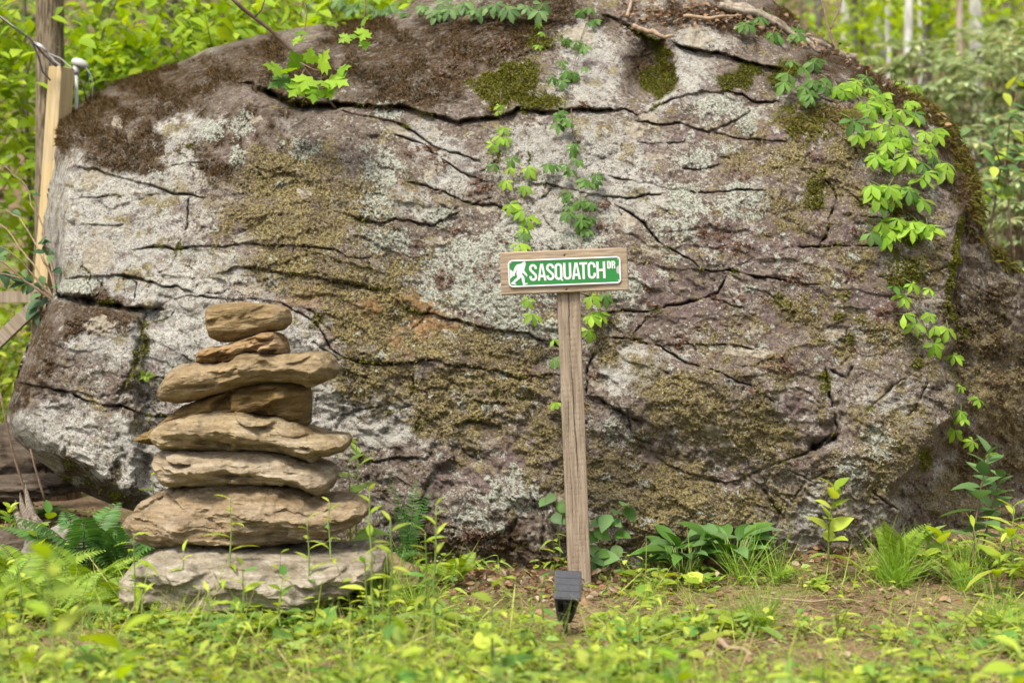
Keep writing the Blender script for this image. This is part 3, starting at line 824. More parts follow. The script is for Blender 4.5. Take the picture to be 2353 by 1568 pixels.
# ------------------------------------------------------------------ the stacked stones
def stone_mat(name, c1, c2, pale, tilt=0.0, stain=0.0, band=1.0):
    m = NT(name)
    vec = m.map((3, 3, 26), (0, R(tilt), 0))
    st = m.noise(1.6, 5, 0.62, vec, 0.6)
    bl = m.noise(7, 4, 0.6)
    gr = m.noise(190, 3, 0.7)
    col = m.mix(m.ss(st, 0.35, 0.65), c1, c2)
    col = m.mix(m.ss(bl, 0.45, 0.7, 0, 0.65), col, m.hsv(c1 if False else col, 0.5, 0.75, 1.25))
    col = m.mix(m.ss(m.noise(3.5, 4, 0.65, vec), 0.55, 0.72, 0, band * 0.7), col, pale)
    col = m.mix(m.ss(m.noise(11, 4, 0.6), 0.58, 0.75, 0, 0.6 * stain + 0.2), col, (0.085, 0.07, 0.05))
    col = m.mix(m.ss(gr, 0.4, 0.7, 0, 0.35), col, m.hsv(col, 0.5, 0.9, 0.6))
    col = m.mix(m.ss(m.noise(60, 4, 0.7), 0.40, 0.64, 0, 0.45), col, m.hsv(col, 0.5, 1.0, 0.55))
    h = m.math('ADD', m.math('MULTIPLY', st, 1.2), m.math('ADD', m.noise(40, 4, 0.6), m.math('MULTIPLY', gr, 0.35)))
    return m.done(m.princ(col, 0.88, 0.18, m.bump(h, 0.85, 0.014)))


def stone(name, top, bot, Y, D, ridge, label, mat, seed, cropped=True, s_top=0.62, s_bot=0.7, tilt=0.0, rough=1.0, strata=1.0, power=1.0, facet=1.0):
    """loft along x: traced upper and lower edge, a jutting front line at 'ridge', own depth D"""
    top = np.array(top, float)
    bot = np.array(bot, float)
    if cropped:
        for a in (top, bot):
            a[:, 0] = 281.6 + a[:, 0] * .3697
            a[:, 1] = 662.5 + a[:, 1] * .3697
    x0, x1 = max(top[0, 0], bot[0, 0]), min(top[-1, 0], bot[-1, 0])
    NX = 250
    s = np.linspace(0, 1, NX)
    s = 0.5 - 0.5 * np.cos(np.pi * s)
    uu = x0 + (x1 - x0) * s
    vt = np.interp(uu, top[:, 0], top[:, 1]) + 0.8 * n2(uu / 7, uu * 0, seed + 3)
    vb = np.interp(uu, bot[:, 0], bot[:, 1]) + 0.8 * n2(uu / 7, uu * 0 + 9, seed + 4)
    vb = np.maximum(vb, vt + 0.5)
    X = (uu - UC) / F * Y
    zt, zb = CZ - (vt - VC) / F * Y, CZ - (vb - VC) / F * Y
    endt = np.clip(np.minimum(s, 1 - s) / 0.16, 0, 1)
    Dx = D * (0.25 + 0.75 * np.sqrt(1 - (1 - endt) ** 2)) * (1 + 0.10 * n2(s * 6, s * 0, seed))
    rid = np.interp(s, np.linspace(0, 1, len(ridge)), ridge) + 0.07 * n2(s * 9, s * 0 + 5, seed + 1)
    NF, NT_, NB = 46, 6, 12
    ring_h, ring_y = [], []
    for h in np.linspace(0, 1, NF):
        a = np.where(h < rid, s_top + (1 - s_top) * (h / rid) ** (0.75 * power), 1 - (1 - s_bot) * ((h - rid) / (1 - rid)) ** 1.25)
        rnd = 1 - 0.35 * np.exp(-h * 14) - 0.35 * np.exp(-(1 - h) * 14)
        ring_h.append(np.full(NX, h))
        ring_y.append(-Dx * a * rnd)
    for k in range(1, NT_):
        ring_h.append(np.full(NX, 1 + 0.0))
        ring_y.append(-Dx * s_bot * 0.65 + (Dx * (s_bot * 0.65 + 0.7)) * k / NT_)
    for h in np.linspace(1, 0, NB):
        ring_h.append(np.full(NX, h))
        ring_y.append(Dx * (0.7 + 0.2 * math.sin(math.pi * h)))
    for k in range(1, NT_):
        ring_h.append(np.full(NX, 0.0))
        ring_y.append(Dx * 0.7 - (Dx * (s_top * 0.65 + 0.7)) * k / NT_)
    Hh, Yy = np.array(ring_h).T, np.array(ring_y).T
    M = Hh.shape[1]
    Z = zt[:, None] + (zb - zt)[:, None] * Hh
    p = np.stack((np.repeat(X[:, None], M, 1), Y + Yy, Z), -1).reshape(-1, 3)
    # weathered relief: bedding ledges, chips, grain
    front = (np.clip(-Yy / D, -0.2, 1).ravel() * 0.7 + 0.3) * np.repeat(np.clip(endt * 1.5 + 0.15, 0, 1), M)
    zz = p[:, 2] - math.tan(R(tilt)) * p[:, 0]
    pb = np.stack((p[:, 0] * 5, p[:, 1] * 5, zz * 42), 1) + seed * 3.7
    lay = f3(pb, 3, seed)
    chip = f3(p * 15 + seed, 3, seed + 5)
    big = f3(p * 5.5 + seed, 2, seed + 8)
    dy = strata * (0.010 * lay + 0.010 * np.round(lay * 2.5) / 2.5) + 0.008 * rough * (1 - 2 * np.abs(chip)) + 0.024 * rough * big
    sw = zz * 36 + 1.1 * lay + seed
    sw = sw - np.floor(sw)
    dy = dy + .011 * strata * (sw - smooth(.84, 1.0, sw))
    # broken faces: soft-edged cells, each a tilted plane
    gs = np.random.default_rng(seed + 40)
    sx_, sz_ = p[:, 0], zz
    ext = (sz_.max() - sz_.min())
    ns = int(14 + 10 * (sx_.max() - sx_.min()) / max(ext, .05))
    cx_, cz_ = gs.uniform(sx_.min(), sx_.max(), ns), gs.uniform(sz_.min(), sz_.max(), ns)
    wob_ = .012 * f3(p * 22 + seed, 2, seed + 12)
    D2 = np.sqrt(((sx_[:, None] - cx_[None]) * .45) ** 2 + (sz_[:, None] - cz_[None]) ** 2) + wob_[:, None]
    W_ = np.exp(-(D2 - D2.min(1, keepdims=True)) / .0025)
    W_ /= W_.sum(1, keepdims=True)
    pl_ = gs.normal(0, .016, ns)[None] + gs.normal(0, .10, ns)[None] * (sx_[:, None] - cx_[None]) + gs.normal(-.15, .35, ns)[None] * (sz_[:, None] - cz_[None])
    dy = dy * .8 + np.clip((W_ * pl_).sum(1), -.06, .06) * 1.25 * facet
    p[:, 1] -= dy * front
    p[:, 2] += (0.004 * chip + 0.003 * f3(p * 40, 2, seed + 3)) * rough
    i, j = np.meshgrid(np.arange(NX - 1), np.arange(M), indexing='ij')
    j2 = (j + 1) % M
    q = np.stack((i * M + j, i * M + j2, (i + 1) * M + j2, (i + 1) * M + j), -1).reshape(-1, 4)
    c0, c1 = p[:M].mean(0), p[-M:].mean(0)
    n = len(p)
    p = np.concatenate((p, c0[None], c1[None]))
    jj = np.arange(M)
    t = np.concatenate((np.stack((np.full(M, n), (jj + 1) % M, jj), -1), np.stack((np.full(M, n + 1), (NX - 1) * M + jj, (NX - 1) * M + (jj + 1) % M), -1)))
    base = p.mean(0)
    base[2] = p[:, 2].min()
    o = link_mesh(name, np_mesh(name, p - base, t, mat, quads=q, smooth_shade=False))
    o.location = base
    tag(o, label, 'stone', 'stones stacked in the cairn')
    return o


TAN1, TAN2, TANP = (0.168, 0.114, 0.052), (0.302, 0.224, 0.118), (0.470, 0.417, 0.294)
m_s1 = stone_mat('sandstone_tan', TAN1, (0.302, 0.218, 0.110), TANP, 8, 0.3, 0.4)
m_s2 = stone_mat('sandstone_orange', (0.179, 0.103, 0.041), (0.381, 0.248, 0.118), (0.493, 0.430, 0.312), 14, 0.3)
m_s3 = stone_mat('sandstone_olive', (0.165, 0.114, 0.056), (0.315, 0.232, 0.130), (0.44, 0.375, 0.255), 8, 0.4, 0.6)
m_s4 = stone_mat('sandstone_brown', (0.101, 0.063, 0.022), (0.224, 0.148, 0.054), (0.336, 0.248, 0.114), 12, 0.6, 0.4)
m_s5 = stone_mat('sandstone_pale', (0.168, 0.116, 0.058), (0.347, 0.269, 0.156), (0.515, 0.466, 0.342), -6, 0.5)
m_s6 = stone_mat('sandstone_bleached', (0.21, 0.155, 0.092), (0.395, 0.318, 0.215), (0.56, 0.505, 0.415), -3, 0.4)
m_s7 = stone_mat('sandstone_buff', (0.172, 0.120, 0.066), (0.335, 0.255, 0.158), (0.47, 0.395, 0.29), -5, 0.6)
m_s8 = stone_mat('sandstone_grey', (0.20, 0.165, 0.115), (0.375, 0.325, 0.25), (0.53, 0.495, 0.425), 0, 0.6)

stone('cairn_stone', [(525, 170), (532, 130), (545, 110), (600, 97), (760, 85), (900, 97), (1000, 112), (1028, 130), (1048, 185)],
      [(525, 176), (540, 262), (560, 308), (620, 335), (700, 325), (800, 300), (900, 277), (985, 257), (1032, 225), (1048, 195)], 5.0, .10, [.45, .5, .45, .5],
      'thick blocky tan stone balanced on top of the stone stack', m_s1, 1, s_top=.80, s_bot=.78, tilt=8, rough=.45, strata=.25, facet=.5)
stone('cairn_stone', [(472, 430), (480, 395), (560, 370), (700, 330), (830, 295), (900, 275), (960, 272), (1000, 300), (1022, 340), (1032, 395)],
      [(472, 440), (478, 458), (560, 462), (700, 452), (800, 432), (900, 412), (1032, 408)], 5.0, .12, [.6, .5, .45, .4],
      'thin orange layered wedge stone, second from the top of the stone stack', m_s2, 2, s_top=.7, s_bot=.8, tilt=13, rough=.7, strata=1.0)
stone('cairn_stone', [(240, 660), (260, 600), (300, 560), (310, 530), (350, 490), (420, 465), (500, 460), (600, 465), (700, 452), (750, 405), (800, 398), (900, 400), (1050, 405), (1130, 400), (1200, 393), (1260, 400), (1310, 440), (1337, 500)],
      [(240, 668), (270, 697), (330, 707), (400, 706), (500, 682), (600, 654), (750, 618), (830, 596), (950, 584), (1050, 582), (1130, 594), (1170, 610), (1230, 588), (1300, 558), (1337, 510)], 5.0, .19, [.45, .4, .4, .5, .45, .5],
      'wide olive tan slab with rounded right lobe, third from top of the stack', m_s3, 3, s_top=.72, s_bot=.74, tilt=8, rough=.8, strata=.35, facet=.6)
stone('cairn_stone', [(80, 932), (150, 905), (240, 850), (300, 800), (400, 720), (500, 690), (600, 655), (720, 612), (830, 588), (900, 580), (1000, 580), (1100, 586), (1152, 605), (1163, 650), (1171, 700)],
      [(80, 937), (150, 950), (230, 963), (300, 945), (400, 880), (600, 800), (850, 790), (1000, 812), (1100, 838), (1140, 848), (1163, 828), (1171, 712)], 5.03, .16, [.6, .6, .4, .35, .35, .4],
      'dark brown wedge stone tapering to a sharp point on the left of the stack', m_s4, 4, s_top=.85, s_bot=.62, tilt=14, rough=.7, strata=.6)
stone('cairn_stone', [(205, 900), (240, 850), (330, 815), (450, 775), (560, 755), (700, 745), (800, 765), (870, 790), (1000, 800), (1080, 830), (1130, 855), (1190, 880), (1250, 900), (1380, 905), (1417, 935)],
      [(205, 905), (240, 965), (270, 990), (400, 997), (600, 994), (800, 990), (1000, 1005), (1100, 1035), (1200, 1065), (1225, 1045), (1250, 1028), (1310, 1030), (1380, 1000), (1417, 950)], 4.97, .23, [.55, .45, .42, .5, .6, .6],
      'slab with a dark ragged tail on the right, fifth from the top of the stack', m_s5, 5, s_top=.45, s_bot=.62, tilt=-7, rough=1.0, strata=.8)
stone('cairn_stone', [(218, 1080), (230, 1020), (270, 997), (400, 988), (600, 990), (800, 988), (950, 997), (1050, 1022), (1150, 1058), (1250, 1087), (1310, 1107), (1332, 1140)],
      [(218, 1110), (250, 1160), (300, 1215), (340, 1222), (500, 1210), (700, 1204), (900, 1200), (1050, 1203), (1150, 1220), (1200, 1252), (1240, 1266), (1290, 1246), (1332, 1170)], 4.96, .24, [.55, .5, .42, .55, .6, .6],
      'pale bleached flat slab, sixth from the top of the stone stack', m_s6, 6, s_top=.5, s_bot=.66, tilt=-4, rough=.9, strata=.7)
stone('cairn_stone', [(62, 1440), (80, 1390), (140, 1360), (160, 1300), (250, 1257), (330, 1228), (450, 1217), (600, 1207), (800, 1202), (1000, 1198), (1100, 1217), (1180, 1248), (1240, 1295), (1350, 1302), (1480, 1312), (1532, 1350)],
      [(62, 1450), (110, 1500), (200, 1556), (300, 1572), (600, 1576), (900, 1570), (1100, 1555), (1300, 1512), (1400, 1472), (1500, 1422), (1532, 1370)], 4.95, .30, [.45, .55, .62, .5, .45, .5],
      'largest broken-edged slab near the bottom of the stack, above the base rock', m_s7, 7, s_top=.45, s_bot=.7, tilt=-5, rough=1.3, strata=1.1)
stone('cairn_stone', [(300, 1312), (325, 1284), (375, 1256), (430, 1243), (520, 1248), (600, 1256), (700, 1266), (800, 1262), (860, 1264), (886, 1280)],
      [(300, 1330), (330, 1372), (420, 1394), (600, 1392), (700, 1376), (790, 1350), (886, 1306)], 4.80, .34, [.35, .3, .4, .35],
      'broad pale base rock under the stone stack, half hidden by weeds', m_s8, 8, cropped=False, s_top=.55, s_bot=.9, tilt=-3, rough=1.2, strata=.5)


def round_rock(name, u, v, Y, r, label, mat, seed, group=None):
    """lumpy ground rock: noise on a squashed sphere"""
    me = bpy.data.meshes.new(name)
    bm = bmesh.new()
    bmesh.ops.create_icosphere(bm, subdivisions=5, radius=1)
    bm.to_mesh(me)
    bm.free()
    n = len(me.vertices)
    p = np.empty(n * 3, np.float32)
    me.vertices.foreach_get('co', p)
    p = p.reshape(-1, 3).astype(float)
    d = 1 + 0.28 * f3(p * 1.1 + seed, 3, seed) + 0.10 * (1 - 2 * np.abs(f3(p * 2.6 + seed, 3, seed + 2))) + 0.03 * f3(p * 9, 3, seed)
    p = p * d[:, None] * np.array(r)
    me.vertices.foreach_set('co', p.astype(np.float32).ravel())
    me.polygons.foreach_set('use_smooth', np.ones(len(me.polygons), bool))
    me.materials.append(mat)
    me.update()
    o = link_mesh(name, me)
    o.location = P(u, v, Y)
    o.rotation_euler = (0, 0, seed)
    tag(o, label, 'rock', group)
    return o


m_dkrock = stone_mat('forest_rock', (0.060, 0.042, 0.029), (0.13, 0.100, 0.073), (0.18, 0.155, 0.125), 0, 0.7)
round_rock('rock', -10, 1075, 6.7, (.26, .22, .19), 'brown weathered rock half behind the left foot of the boulder', m_dkrock, 21)
round_rock('rock', 55, 1118, 6.35, (.28, .15, .055), 'low flat brown stone in leaf litter under the boulder overhang', m_dkrock, 22)
m_grrock = stone_mat('pale_ground_rock', (0.17, 0.145, 0.115), (0.30, 0.27, 0.235), (0.42, 0.40, 0.36), 0, 0.7)
round_rock('rock', 160, 1262, 5.55, (.16, .13, .10), 'small pale ground rock beside the dark green ferns', m_grrock, 23)
round_rock('rock', 20, 1262, 5.6, (.17, .13, .075), 'low brown ground rock at the left edge below a root', m_dkrock, 24)
round_rock('rock', 245, 1258, 5.6, (.10, .10, .06), 'small light stone hidden behind the fern next to the stack', m_grrock, 25)
m_tanrock = stone_mat('tan_ground_rock', TAN1, TAN2, TANP, 0, 0.5)
round_rock('rock', 880, 1330, 5.05, (.13, .12, .075), 'brown stone in the weeds at the right end of the base rock', m_tanrock, 26)


# ------------------------------------------------------------------ the sign
def wood_mat(name, c1, c2, along='z', scale=1.0, cracks=0.0, spec=0.15):
    m = NT(name)
    k = {'x': (7, 120, 120), 'z': (120, 120, 7)}[along]
    vec = m.map(tuple(a * scale for a in k))
    g = m.noise(1.0, 5, 0.6, vec, 0.25)
    bl = m.noise(6, 4, 0.6)
    col = m.mix(m.ss(g, 0.32, 0.68), c1, c2)
    col = m.mix(m.ss(bl, 0.4, 0.7, 0, 0.5), col, m.hsv(col, 0.5, 0.7, 0.85))
    col = m.mix(m.ss(m.noise(1.0, 3, 0.5, m.map(tuple(a * scale * (2.2 if a > 50 else 0.7) for a in k))), 0.6, 0.74, 0, 0.5), col, m.hsv(col, 0.5, 1, 0.62))
    return m.done(m.princ(col, 0.85, spec, m.bump(g, 0.5, 0.004)))


def prism(mb, poly, z0, z1, mat=0, holes=None):
    """flat shape (x, z plane facing -y) with thickness from y=z0 (back) to y=z1 (front), tessellated"""
    from mathutils.geometry import tessellate_polygon
    loops = [[Vector((a, b, 0)) for a, b in poly]] + [[Vector((a, b, 0)) for a, b in h] for h in (holes or [])]
    tri = tessellate_polygon(loops)
    flat = [p for l in loops for p in l]
    n = len(flat)
    f = [(p.x, z1, p.y) for p in flat]
    b = [(p.x, z0, p.y) for p in flat]
    t = []
    for a, bb, c in tri:
        ax, bx, cx = flat[a], flat[bb], flat[c]
        if (bx - ax).cross(cx - ax).z < 0:
            bb, c = c, bb
        t.append((a, bb, c))
        t.append((a + n, c + n, bb + n))
    off = 0
    for l in loops:
        k = len(l)
        area = sum(l[i].x * l[(i + 1) % k].y - l[(i + 1) % k].x * l[i].y for i in range(k))
        for i in range(k):
            a, c = off + i, off + (i + 1) % k
            if area < 0:
                a, c = c, a
            t += [(a, a + n, c + n), (a, c + n, c)] if off == 0 else [(a, c + n, a + n), (a, c, c + n)]
        off += k
    mb.add(f + b, t, mat)


SY = 5.25
base = P(1331, 1336, SY)
sign = empty('street_sign', (base[0], SY, base[2]), 'wooden post with board and green embossed SASQUATCH DR street sign', 'sign')
sign.rotation_euler = (0, R(-2.2), 0)
PX = SY / F                                   # metres for one unit of the survey sheet at the sign
PW, PD, PH = 52.5 * PX, .040, 706 * PX


def build_post():
    """two-by-four with slightly rounded arrises, a long drying check and rows of incising slits cut into the face"""
    nz, nx = 420, 56
    zs = np.linspace(-0.12, PH, nz)
    xs = np.linspace(-PW / 2, PW / 2, nx)
    X, Z = np.meshgrid(xs, zs)
    e = PW / 2 - np.abs(X)
    Yf = np.full_like(X, -PD / 2) + 0.004 * np.clip(1 - e / 0.004, 0, 1) ** 2
    chk = 0.002 + 0.006 * f2(Z * 3, Z * 0, 3, 77) + 0.002 * f2(Z * 25, Z * 0, 2, 78)
    dpt = 0.012 * smooth(PH * .30, PH * .50, Z) + 0.006
    Yf += dpt * np.exp(-((X - chk) / 0.0011) ** 2) * (0.5 + 0.5 * smooth(-0.3, 0.4, f2(Z * 5, Z * 0 + 3, 2, 79)))
    chk2 = 0.006 + 0.003 * f2(Z * 4, Z * 0 + 8, 2, 80)
    Yf += 0.006 * np.exp(-((X + chk2 + 0.012) / 0.0008) ** 2) * smooth(0.3, 0.6, f2(Z * 2.2, Z * 0 + 5, 2, 81))
    Yf += 0.0008 * f2(X * 260, Z * 12, 2, 82)
    # incising: rows every 2.2 cm
    row = np.abs(((Z / 0.021) % 1) - 0.5)
    slot = (np.abs(((X / 0.0058 + np.floor(Z / 0.021) * 0.35) % 1) - 0.5) < 0.17) & (row < 0.17)
    Yf += 0.0014 * slot * (f2(X * 90, Z * 14, 2, 83) > -.15)
    f = np.stack((X, Yf, Z), -1).reshape(-1, 3)
    i, j = np.meshgrid(np.arange(nz - 1), np.arange(nx - 1), indexing='ij')
    a = (i * nx + j).ravel()
    mb = MB()
    mb.add(f, np.concatenate((np.stack((a, a + 1, a + 1 + nx), 1), np.stack((a, a + 1 + nx, a + nx), 1))))
    v, t = [], []
    for k, z in enumerate((zs[0], zs[-1])):
        v += [(-PW / 2, -PD / 2 + .004, z), (PW / 2, -PD / 2 + .004, z), (PW / 2, PD / 2, z), (-PW / 2, PD / 2, z)]
    for k in range(4):
        if k == 0:
            continue
        p, q = k, (k + 1) % 4
        t += [(p, q, q + 4), (p, q + 4, p + 4)]
    t += [(4, 5, 6), (4, 6, 7), (0, 2, 1), (0, 3, 2)]
    mb.add(v, t)
    return mb.build('post', wood_mat('weathered_post_wood', (0.205, 0.155, 0.112), (0.34, 0.272, 0.205), 'z', 1.0), sign)


build_post()
BH, BWd = 97.5 * PX, 290.5 * PX
bz = (1336 - 623.5) * PX
bx = -8.5 * PX
BY = -PD / 2 - 0.012


def build_board():
    nx, nz = 150, 50
    xs, zs = np.linspace(-BWd / 2, BWd / 2, nx), np.linspace(-BH / 2, BH / 2, nz)
    X, Z = np.meshgrid(xs, zs)
    e = np.minimum(BWd / 2 - np.abs(X), BH / 2 - np.abs(Z))
    Yf = -0.011 + 0.003 * np.clip(1 - e / 0.003, 0, 1) ** 2 + 0.0012 * np.abs(f2(X * 20, Z * 160, 3, 90)) + 0.0012 * f2(X * 6, Z * 9, 2, 91)
    for zc, x1 in ((-.045, -.197), (-.004, -.207)):
        Yf += 0.006 * np.exp(-((Z - zc - 0.0015 * f2(X * 60, X * 0, 2, 92)) / 0.0011) ** 2) * (X < x1 + 0.02)
    for xc, zc in ((.003, .058), (.005, -.067)):
        Yf += 0.008 * (((X - xc) ** 2 + (Z - zc) ** 2) < 0.0036 ** 2)
    Z = Z + 0.0012 * f2(X * 45, X * 0, 3, 93) * (np.abs(Z) > BH / 2 - 1e-6)
    f = np.stack((X, Yf, Z), -1)
    b = f.copy()
    b[..., 1] = 0.011
    mb = MB()
    i, j = np.meshgrid(np.arange(nz - 1), np.arange(nx - 1), indexing='ij')
    a = (i * nx + j).ravel()
    t = np.concatenate((np.stack((a, a + 1, a + 1 + nx), 1), np.stack((a, a + 1 + nx, a + nx), 1)))
    n = nx * nz
    loop = np.concatenate((np.arange(nx), np.arange(1, nz) * nx + nx - 1, (nz - 1) * nx + np.arange(nx - 2, -1, -1), np.arange(nz - 2, 0, -1) * nx))
    l2 = np.roll(loop, -1)
    side = np.concatenate((np.stack((loop, loop + n, l2 + n), 1), np.stack((loop, l2 + n, l2), 1)))
    mb.add(np.concatenate((f.reshape(-1, 3), b.reshape(-1, 3))), np.concatenate((t, t[:, ::-1] + n, side)))
    o = mb.build('board', wood_mat('weathered_board_wood', (0.24, 0.175, 0.118), (0.39, 0.305, 0.22), 'x', 1.0), sign, True)
    o.location = (bx, BY, bz)
    return o


build_board()
KS = .14078 * PX                              # metres for one unit of the close-up sheet of the plate
mt_white = plain_mat('white_enamel', (0.66, 0.66, 0.67), 0.35, 0.5, 0.02, 8)
mt_green = plain_mat('green_enamel', (0.016, 0.19, 0.036), 0.35, 0.5, 0.05, 8)
mt_steel = plain_mat('screw_steel', (0.45, 0.45, 0.45), 0.35, 0.5, 0.1, 60, Metallic=0.8)


def rrect(w, h, r, n=8):
    out = []
    for cx, cy, a0 in ((w - r, h - r, 0), (-w + r, h - r, 90), (-w + r, -h + r, 180), (w - r, -h + r, 270)):
        for k in range(n + 1):
            a = R(a0 + 90 * k / n)
            out.append((cx + r * math.cos(a), cy + r * math.sin(a)))
    return out


def build_plate():
    mb = MB()
    w, h = 913 * KS, 221 * KS
    prism(mb, rrect(w, h, 75 * KS), 0.0, -0.0012)
    # rolled rim
    ring = rrect(w - 13 * KS, h - 13 * KS, 62 * KS, 10)
    ring = ring + ring[:1]
    mb.tube([(a, -0.0014, b) for a, b in ring], 14 * KS, 8, 0, False)
    pl = mb.build('metal_plate', mt_white, sign)
    pl.location = (bx + 0.5 * PX, BY - 0.0135, (1336 - 625.3) * PX)
    # green field with the two white side lobes left free
    gw, gh, r = 884, 191, 48
    lobe = [(0, 84), (14, 66), (34, 56), (46, 40), (50, 0), (46, -40), (34, -56), (14, -66), (0, -84)]
    poly = []
    rr = rrect(gw, gh, r, 8)
    q = len(rr) // 4
    poly += rr[:q] + rr[q:2 * q]
    poly += [(-gw + a, b + 4) for a, b in lobe]
    poly += rr[2 * q:3 * q] + rr[3 * q:]
    poly += [(gw - a, b + 4) for a, b in lobe[::-1]]
    mb = MB()
    prism(mb, [(a * KS, b * KS) for a, b in poly], -0.0011, -0.0018)
    mb.build('green_field', mt_green, pl, False)
    for sx in (-1, 1):
        for sz in (-1, 1):
            mb = MB()
            c = np.array((sx * 862 * KS, -0.0018, sz * 168 * KS))
            mb.tube([c, c + (0, -.0006, 0), c + (0, -.001, 0)], [.0023, .0021, .0008], 10)
            mb.build('screw_head', mt_steel, pl)
    # walking figure
    fig = [(830, 405), (848, 410), (862, 424), (870, 460), (868, 500), (860, 540), (845, 570), (840, 620), (825, 670), (842, 700), (872, 738), (905, 780), (923, 828), (915, 858), (886, 876), (892, 845), (874, 818), (856, 826), (838, 806), (820, 780), (780, 752), (764, 742), (752, 778), (768, 805), (800, 850), (828, 890), (838, 950), (840, 1010), (846, 1060), (880, 1070), (915, 1066), (940, 1062), (930, 1090), (890, 1110), (840, 1125), (795, 1135), (784, 1100), (775, 1050), (755, 1000), (750, 940), (735, 905), (712, 890), (695, 930), (650, 960), (600, 1000), (555, 1035), (535, 1070), (560, 1085), (584, 1105), (578, 1122), (540, 1118), (490, 1105), (430, 1095), (424, 1070), (445, 1040), (490, 1010), (520, 970), (560, 930), (612, 900), (610, 860), (595, 810), (584, 760), (595, 700), (606, 652), (586, 664), (575, 710), (545, 760), (534, 800), (540, 830), (530, 857), (500, 850), (470, 835), (464, 800), (480, 740), (500, 670), (520, 610), (560, 540), (600, 500), (650, 485), (700, 480), (750, 455), (790, 415)]
    ca, sa = math.cos(R(2.26)), math.sin(R(2.26))
    out = []
    for a, b in fig:
        X, Yv = 58.8 + .525 * a - 1145, 117.6 + .525 * b - 497
        out.append(((X * ca - Yv * sa) * KS, -(X * sa + Yv * ca) * KS))
    mb = MB()
    prism(mb, out, -0.0017, -0.0030)
    mb.build('walking_figure', mt_white, pl, False)

    # condensed capitals; every stroke is a ribbon along its centre line
    def ribbon(mb, pts, w, closed=False):
        p = np.array(pts, float)
        if closed:
            d1_, d2_ = p - np.roll(p, 1, 0), np.roll(p, -1, 0) - p
        else:
            d1_ = np.diff(p, axis=0)
            d2_ = np.concatenate((d1_, d1_[-1:]))
            d1_ = np.concatenate((d1_[:1], d1_))
        d1_ = d1_ / np.linalg.norm(d1_, axis=1)[:, None]
        d2_ = d2_ / np.linalg.norm(d2_, axis=1)[:, None]
        t = d1_ + d2_
        t /= np.linalg.norm(t, axis=1)[:, None]
        n = np.stack((-t[:, 1], t[:, 0]), 1)
        k = w / 2 / np.maximum(0.5, (t * d2_).sum(1))
        A_, B_ = p + n * k[:, None], p - n * k[:, None]
        if closed:
            prism(mb, A_.tolist(), -0.0017, -0.0030, holes=[B_.tolist()]) if abs(_area(A_)) > abs(_area(B_)) else prism(mb, B_.tolist(), -0.0017, -0.0030, holes=[A_.tolist()])
        else:
            prism(mb, A_.tolist() + B_[::-1].tolist(), -0.0017, -0.0030)

    def _area(p):
        return sum(p[i][0] * p[(i + 1) % len(p)][1] - p[(i + 1) % len(p)][0] * p[i][1] for i in range(len(p)))

    def arc(cx, cy, rx, ry, a0, a1, n=9):
        return [(cx + rx * math.cos(R(a0 + (a1 - a0) * k / n)), cy + ry * math.sin(R(a0 + (a1 - a0) * k / n))) for k in range(n + 1)]

    def letter(ch, x0, x1, y0, y1, s):
        """x0..x1, y0 (base) .. y1 (cap line), stroke s; z up"""
        mb = MB()
        w, h = x1 - x0, y1 - y0
        xl, xr, yb, yt = x0 + s / 2, x1 - s / 2, y0 + s / 2, y1 - s / 2
        cx, rx = (xl + xr) / 2, (xr - xl) / 2
        ry = rx * 1.05
        if ch == 'S':
            up = y0 + h * .70
            lo = y0 + h * .30
            pts = [(xr, y1 - h * .295)] + arc(cx, yt - ry, rx, ry, 0, 180, 12)
            pts += [(xl, up + h * .02), (xl + rx * .18, up - h * .06), (cx, (y0 + y1) / 2), (xr - rx * .18, lo + h * .06), (xr, lo - h * .02)]
            pts += arc(cx, yb + ry, rx, ry, 0, -180, 12) + [(xl, y0 + h * .295)]
            ribbon(mb, pts, s)
        elif ch == 'A':
            m_ = (x0 + x1) / 2
            tw = s * .98
            prism(mb, [(x0, y0), (x0 + s * .98, y0), (m_ , y1 - h * .16), (m_, y1), (m_ - tw * .62, y1)], -.0017, -.0030)
            prism(mb, [(x1 - s * .98, y0), (x1, y0), (m_ + tw * .62, y1), (m_, y1), (m_, y1 - h * .16)], -.0017, -.0030)
            def ix(y):
                return x0 + s * .98 + (m_ - x0 - s * .98) * (y - y0) / (h * .84)
            b0, b1 = y0 + h * .20, y0 + h * .35
            prism(mb, [(ix(b0), b0), (2 * m_ - ix(b0), b0), (2 * m_ - ix(b1), b1), (ix(b1), b1)], -.0017, -.0030)
        elif ch in 'QO':
            pts = arc(cx, yt - ry, rx, ry, 0, 180, 12) + arc(cx, yb + ry, rx, ry, 180, 360, 12)
            ribbon(mb, pts, s, True)
            if ch == 'Q':
                prism(mb, [(x1 - s * .55, y0 + s * .62), (x1 + s * .12, y0 + s * .30), (x1 + s * .12, y0 - s * .55), (x1 - s * .75, y0 - s * .1)], -.0017, -.0032)
        elif ch == 'U':
            ribbon(mb, [(xl, y1)] + arc(cx, yb + ry, rx, ry, 180, 360, 14) + [(xr, y1)], s)
        elif ch == 'T':
            m_ = (x0 + x1) / 2
            prism(mb, [(x0, y1), (x0, y1 - s), (m_ - s / 2, y1 - s), (m_ - s / 2, y0), (m_ + s / 2, y0), (m_ + s / 2, y1 - s), (x1, y1 - s), (x1, y1)], -.0017, -.0030)
        elif ch == 'C':
            ribbon(mb, [(xr, y1 - h * .34)] + arc(cx, yt - ry, rx, ry, 0, 180, 12) + arc(cx, yb + ry, rx, ry, 180, 360, 12) + [(xr, y0 + h * .34)], s)
        elif ch == 'H':
            m_ = (y0 + y1) / 2
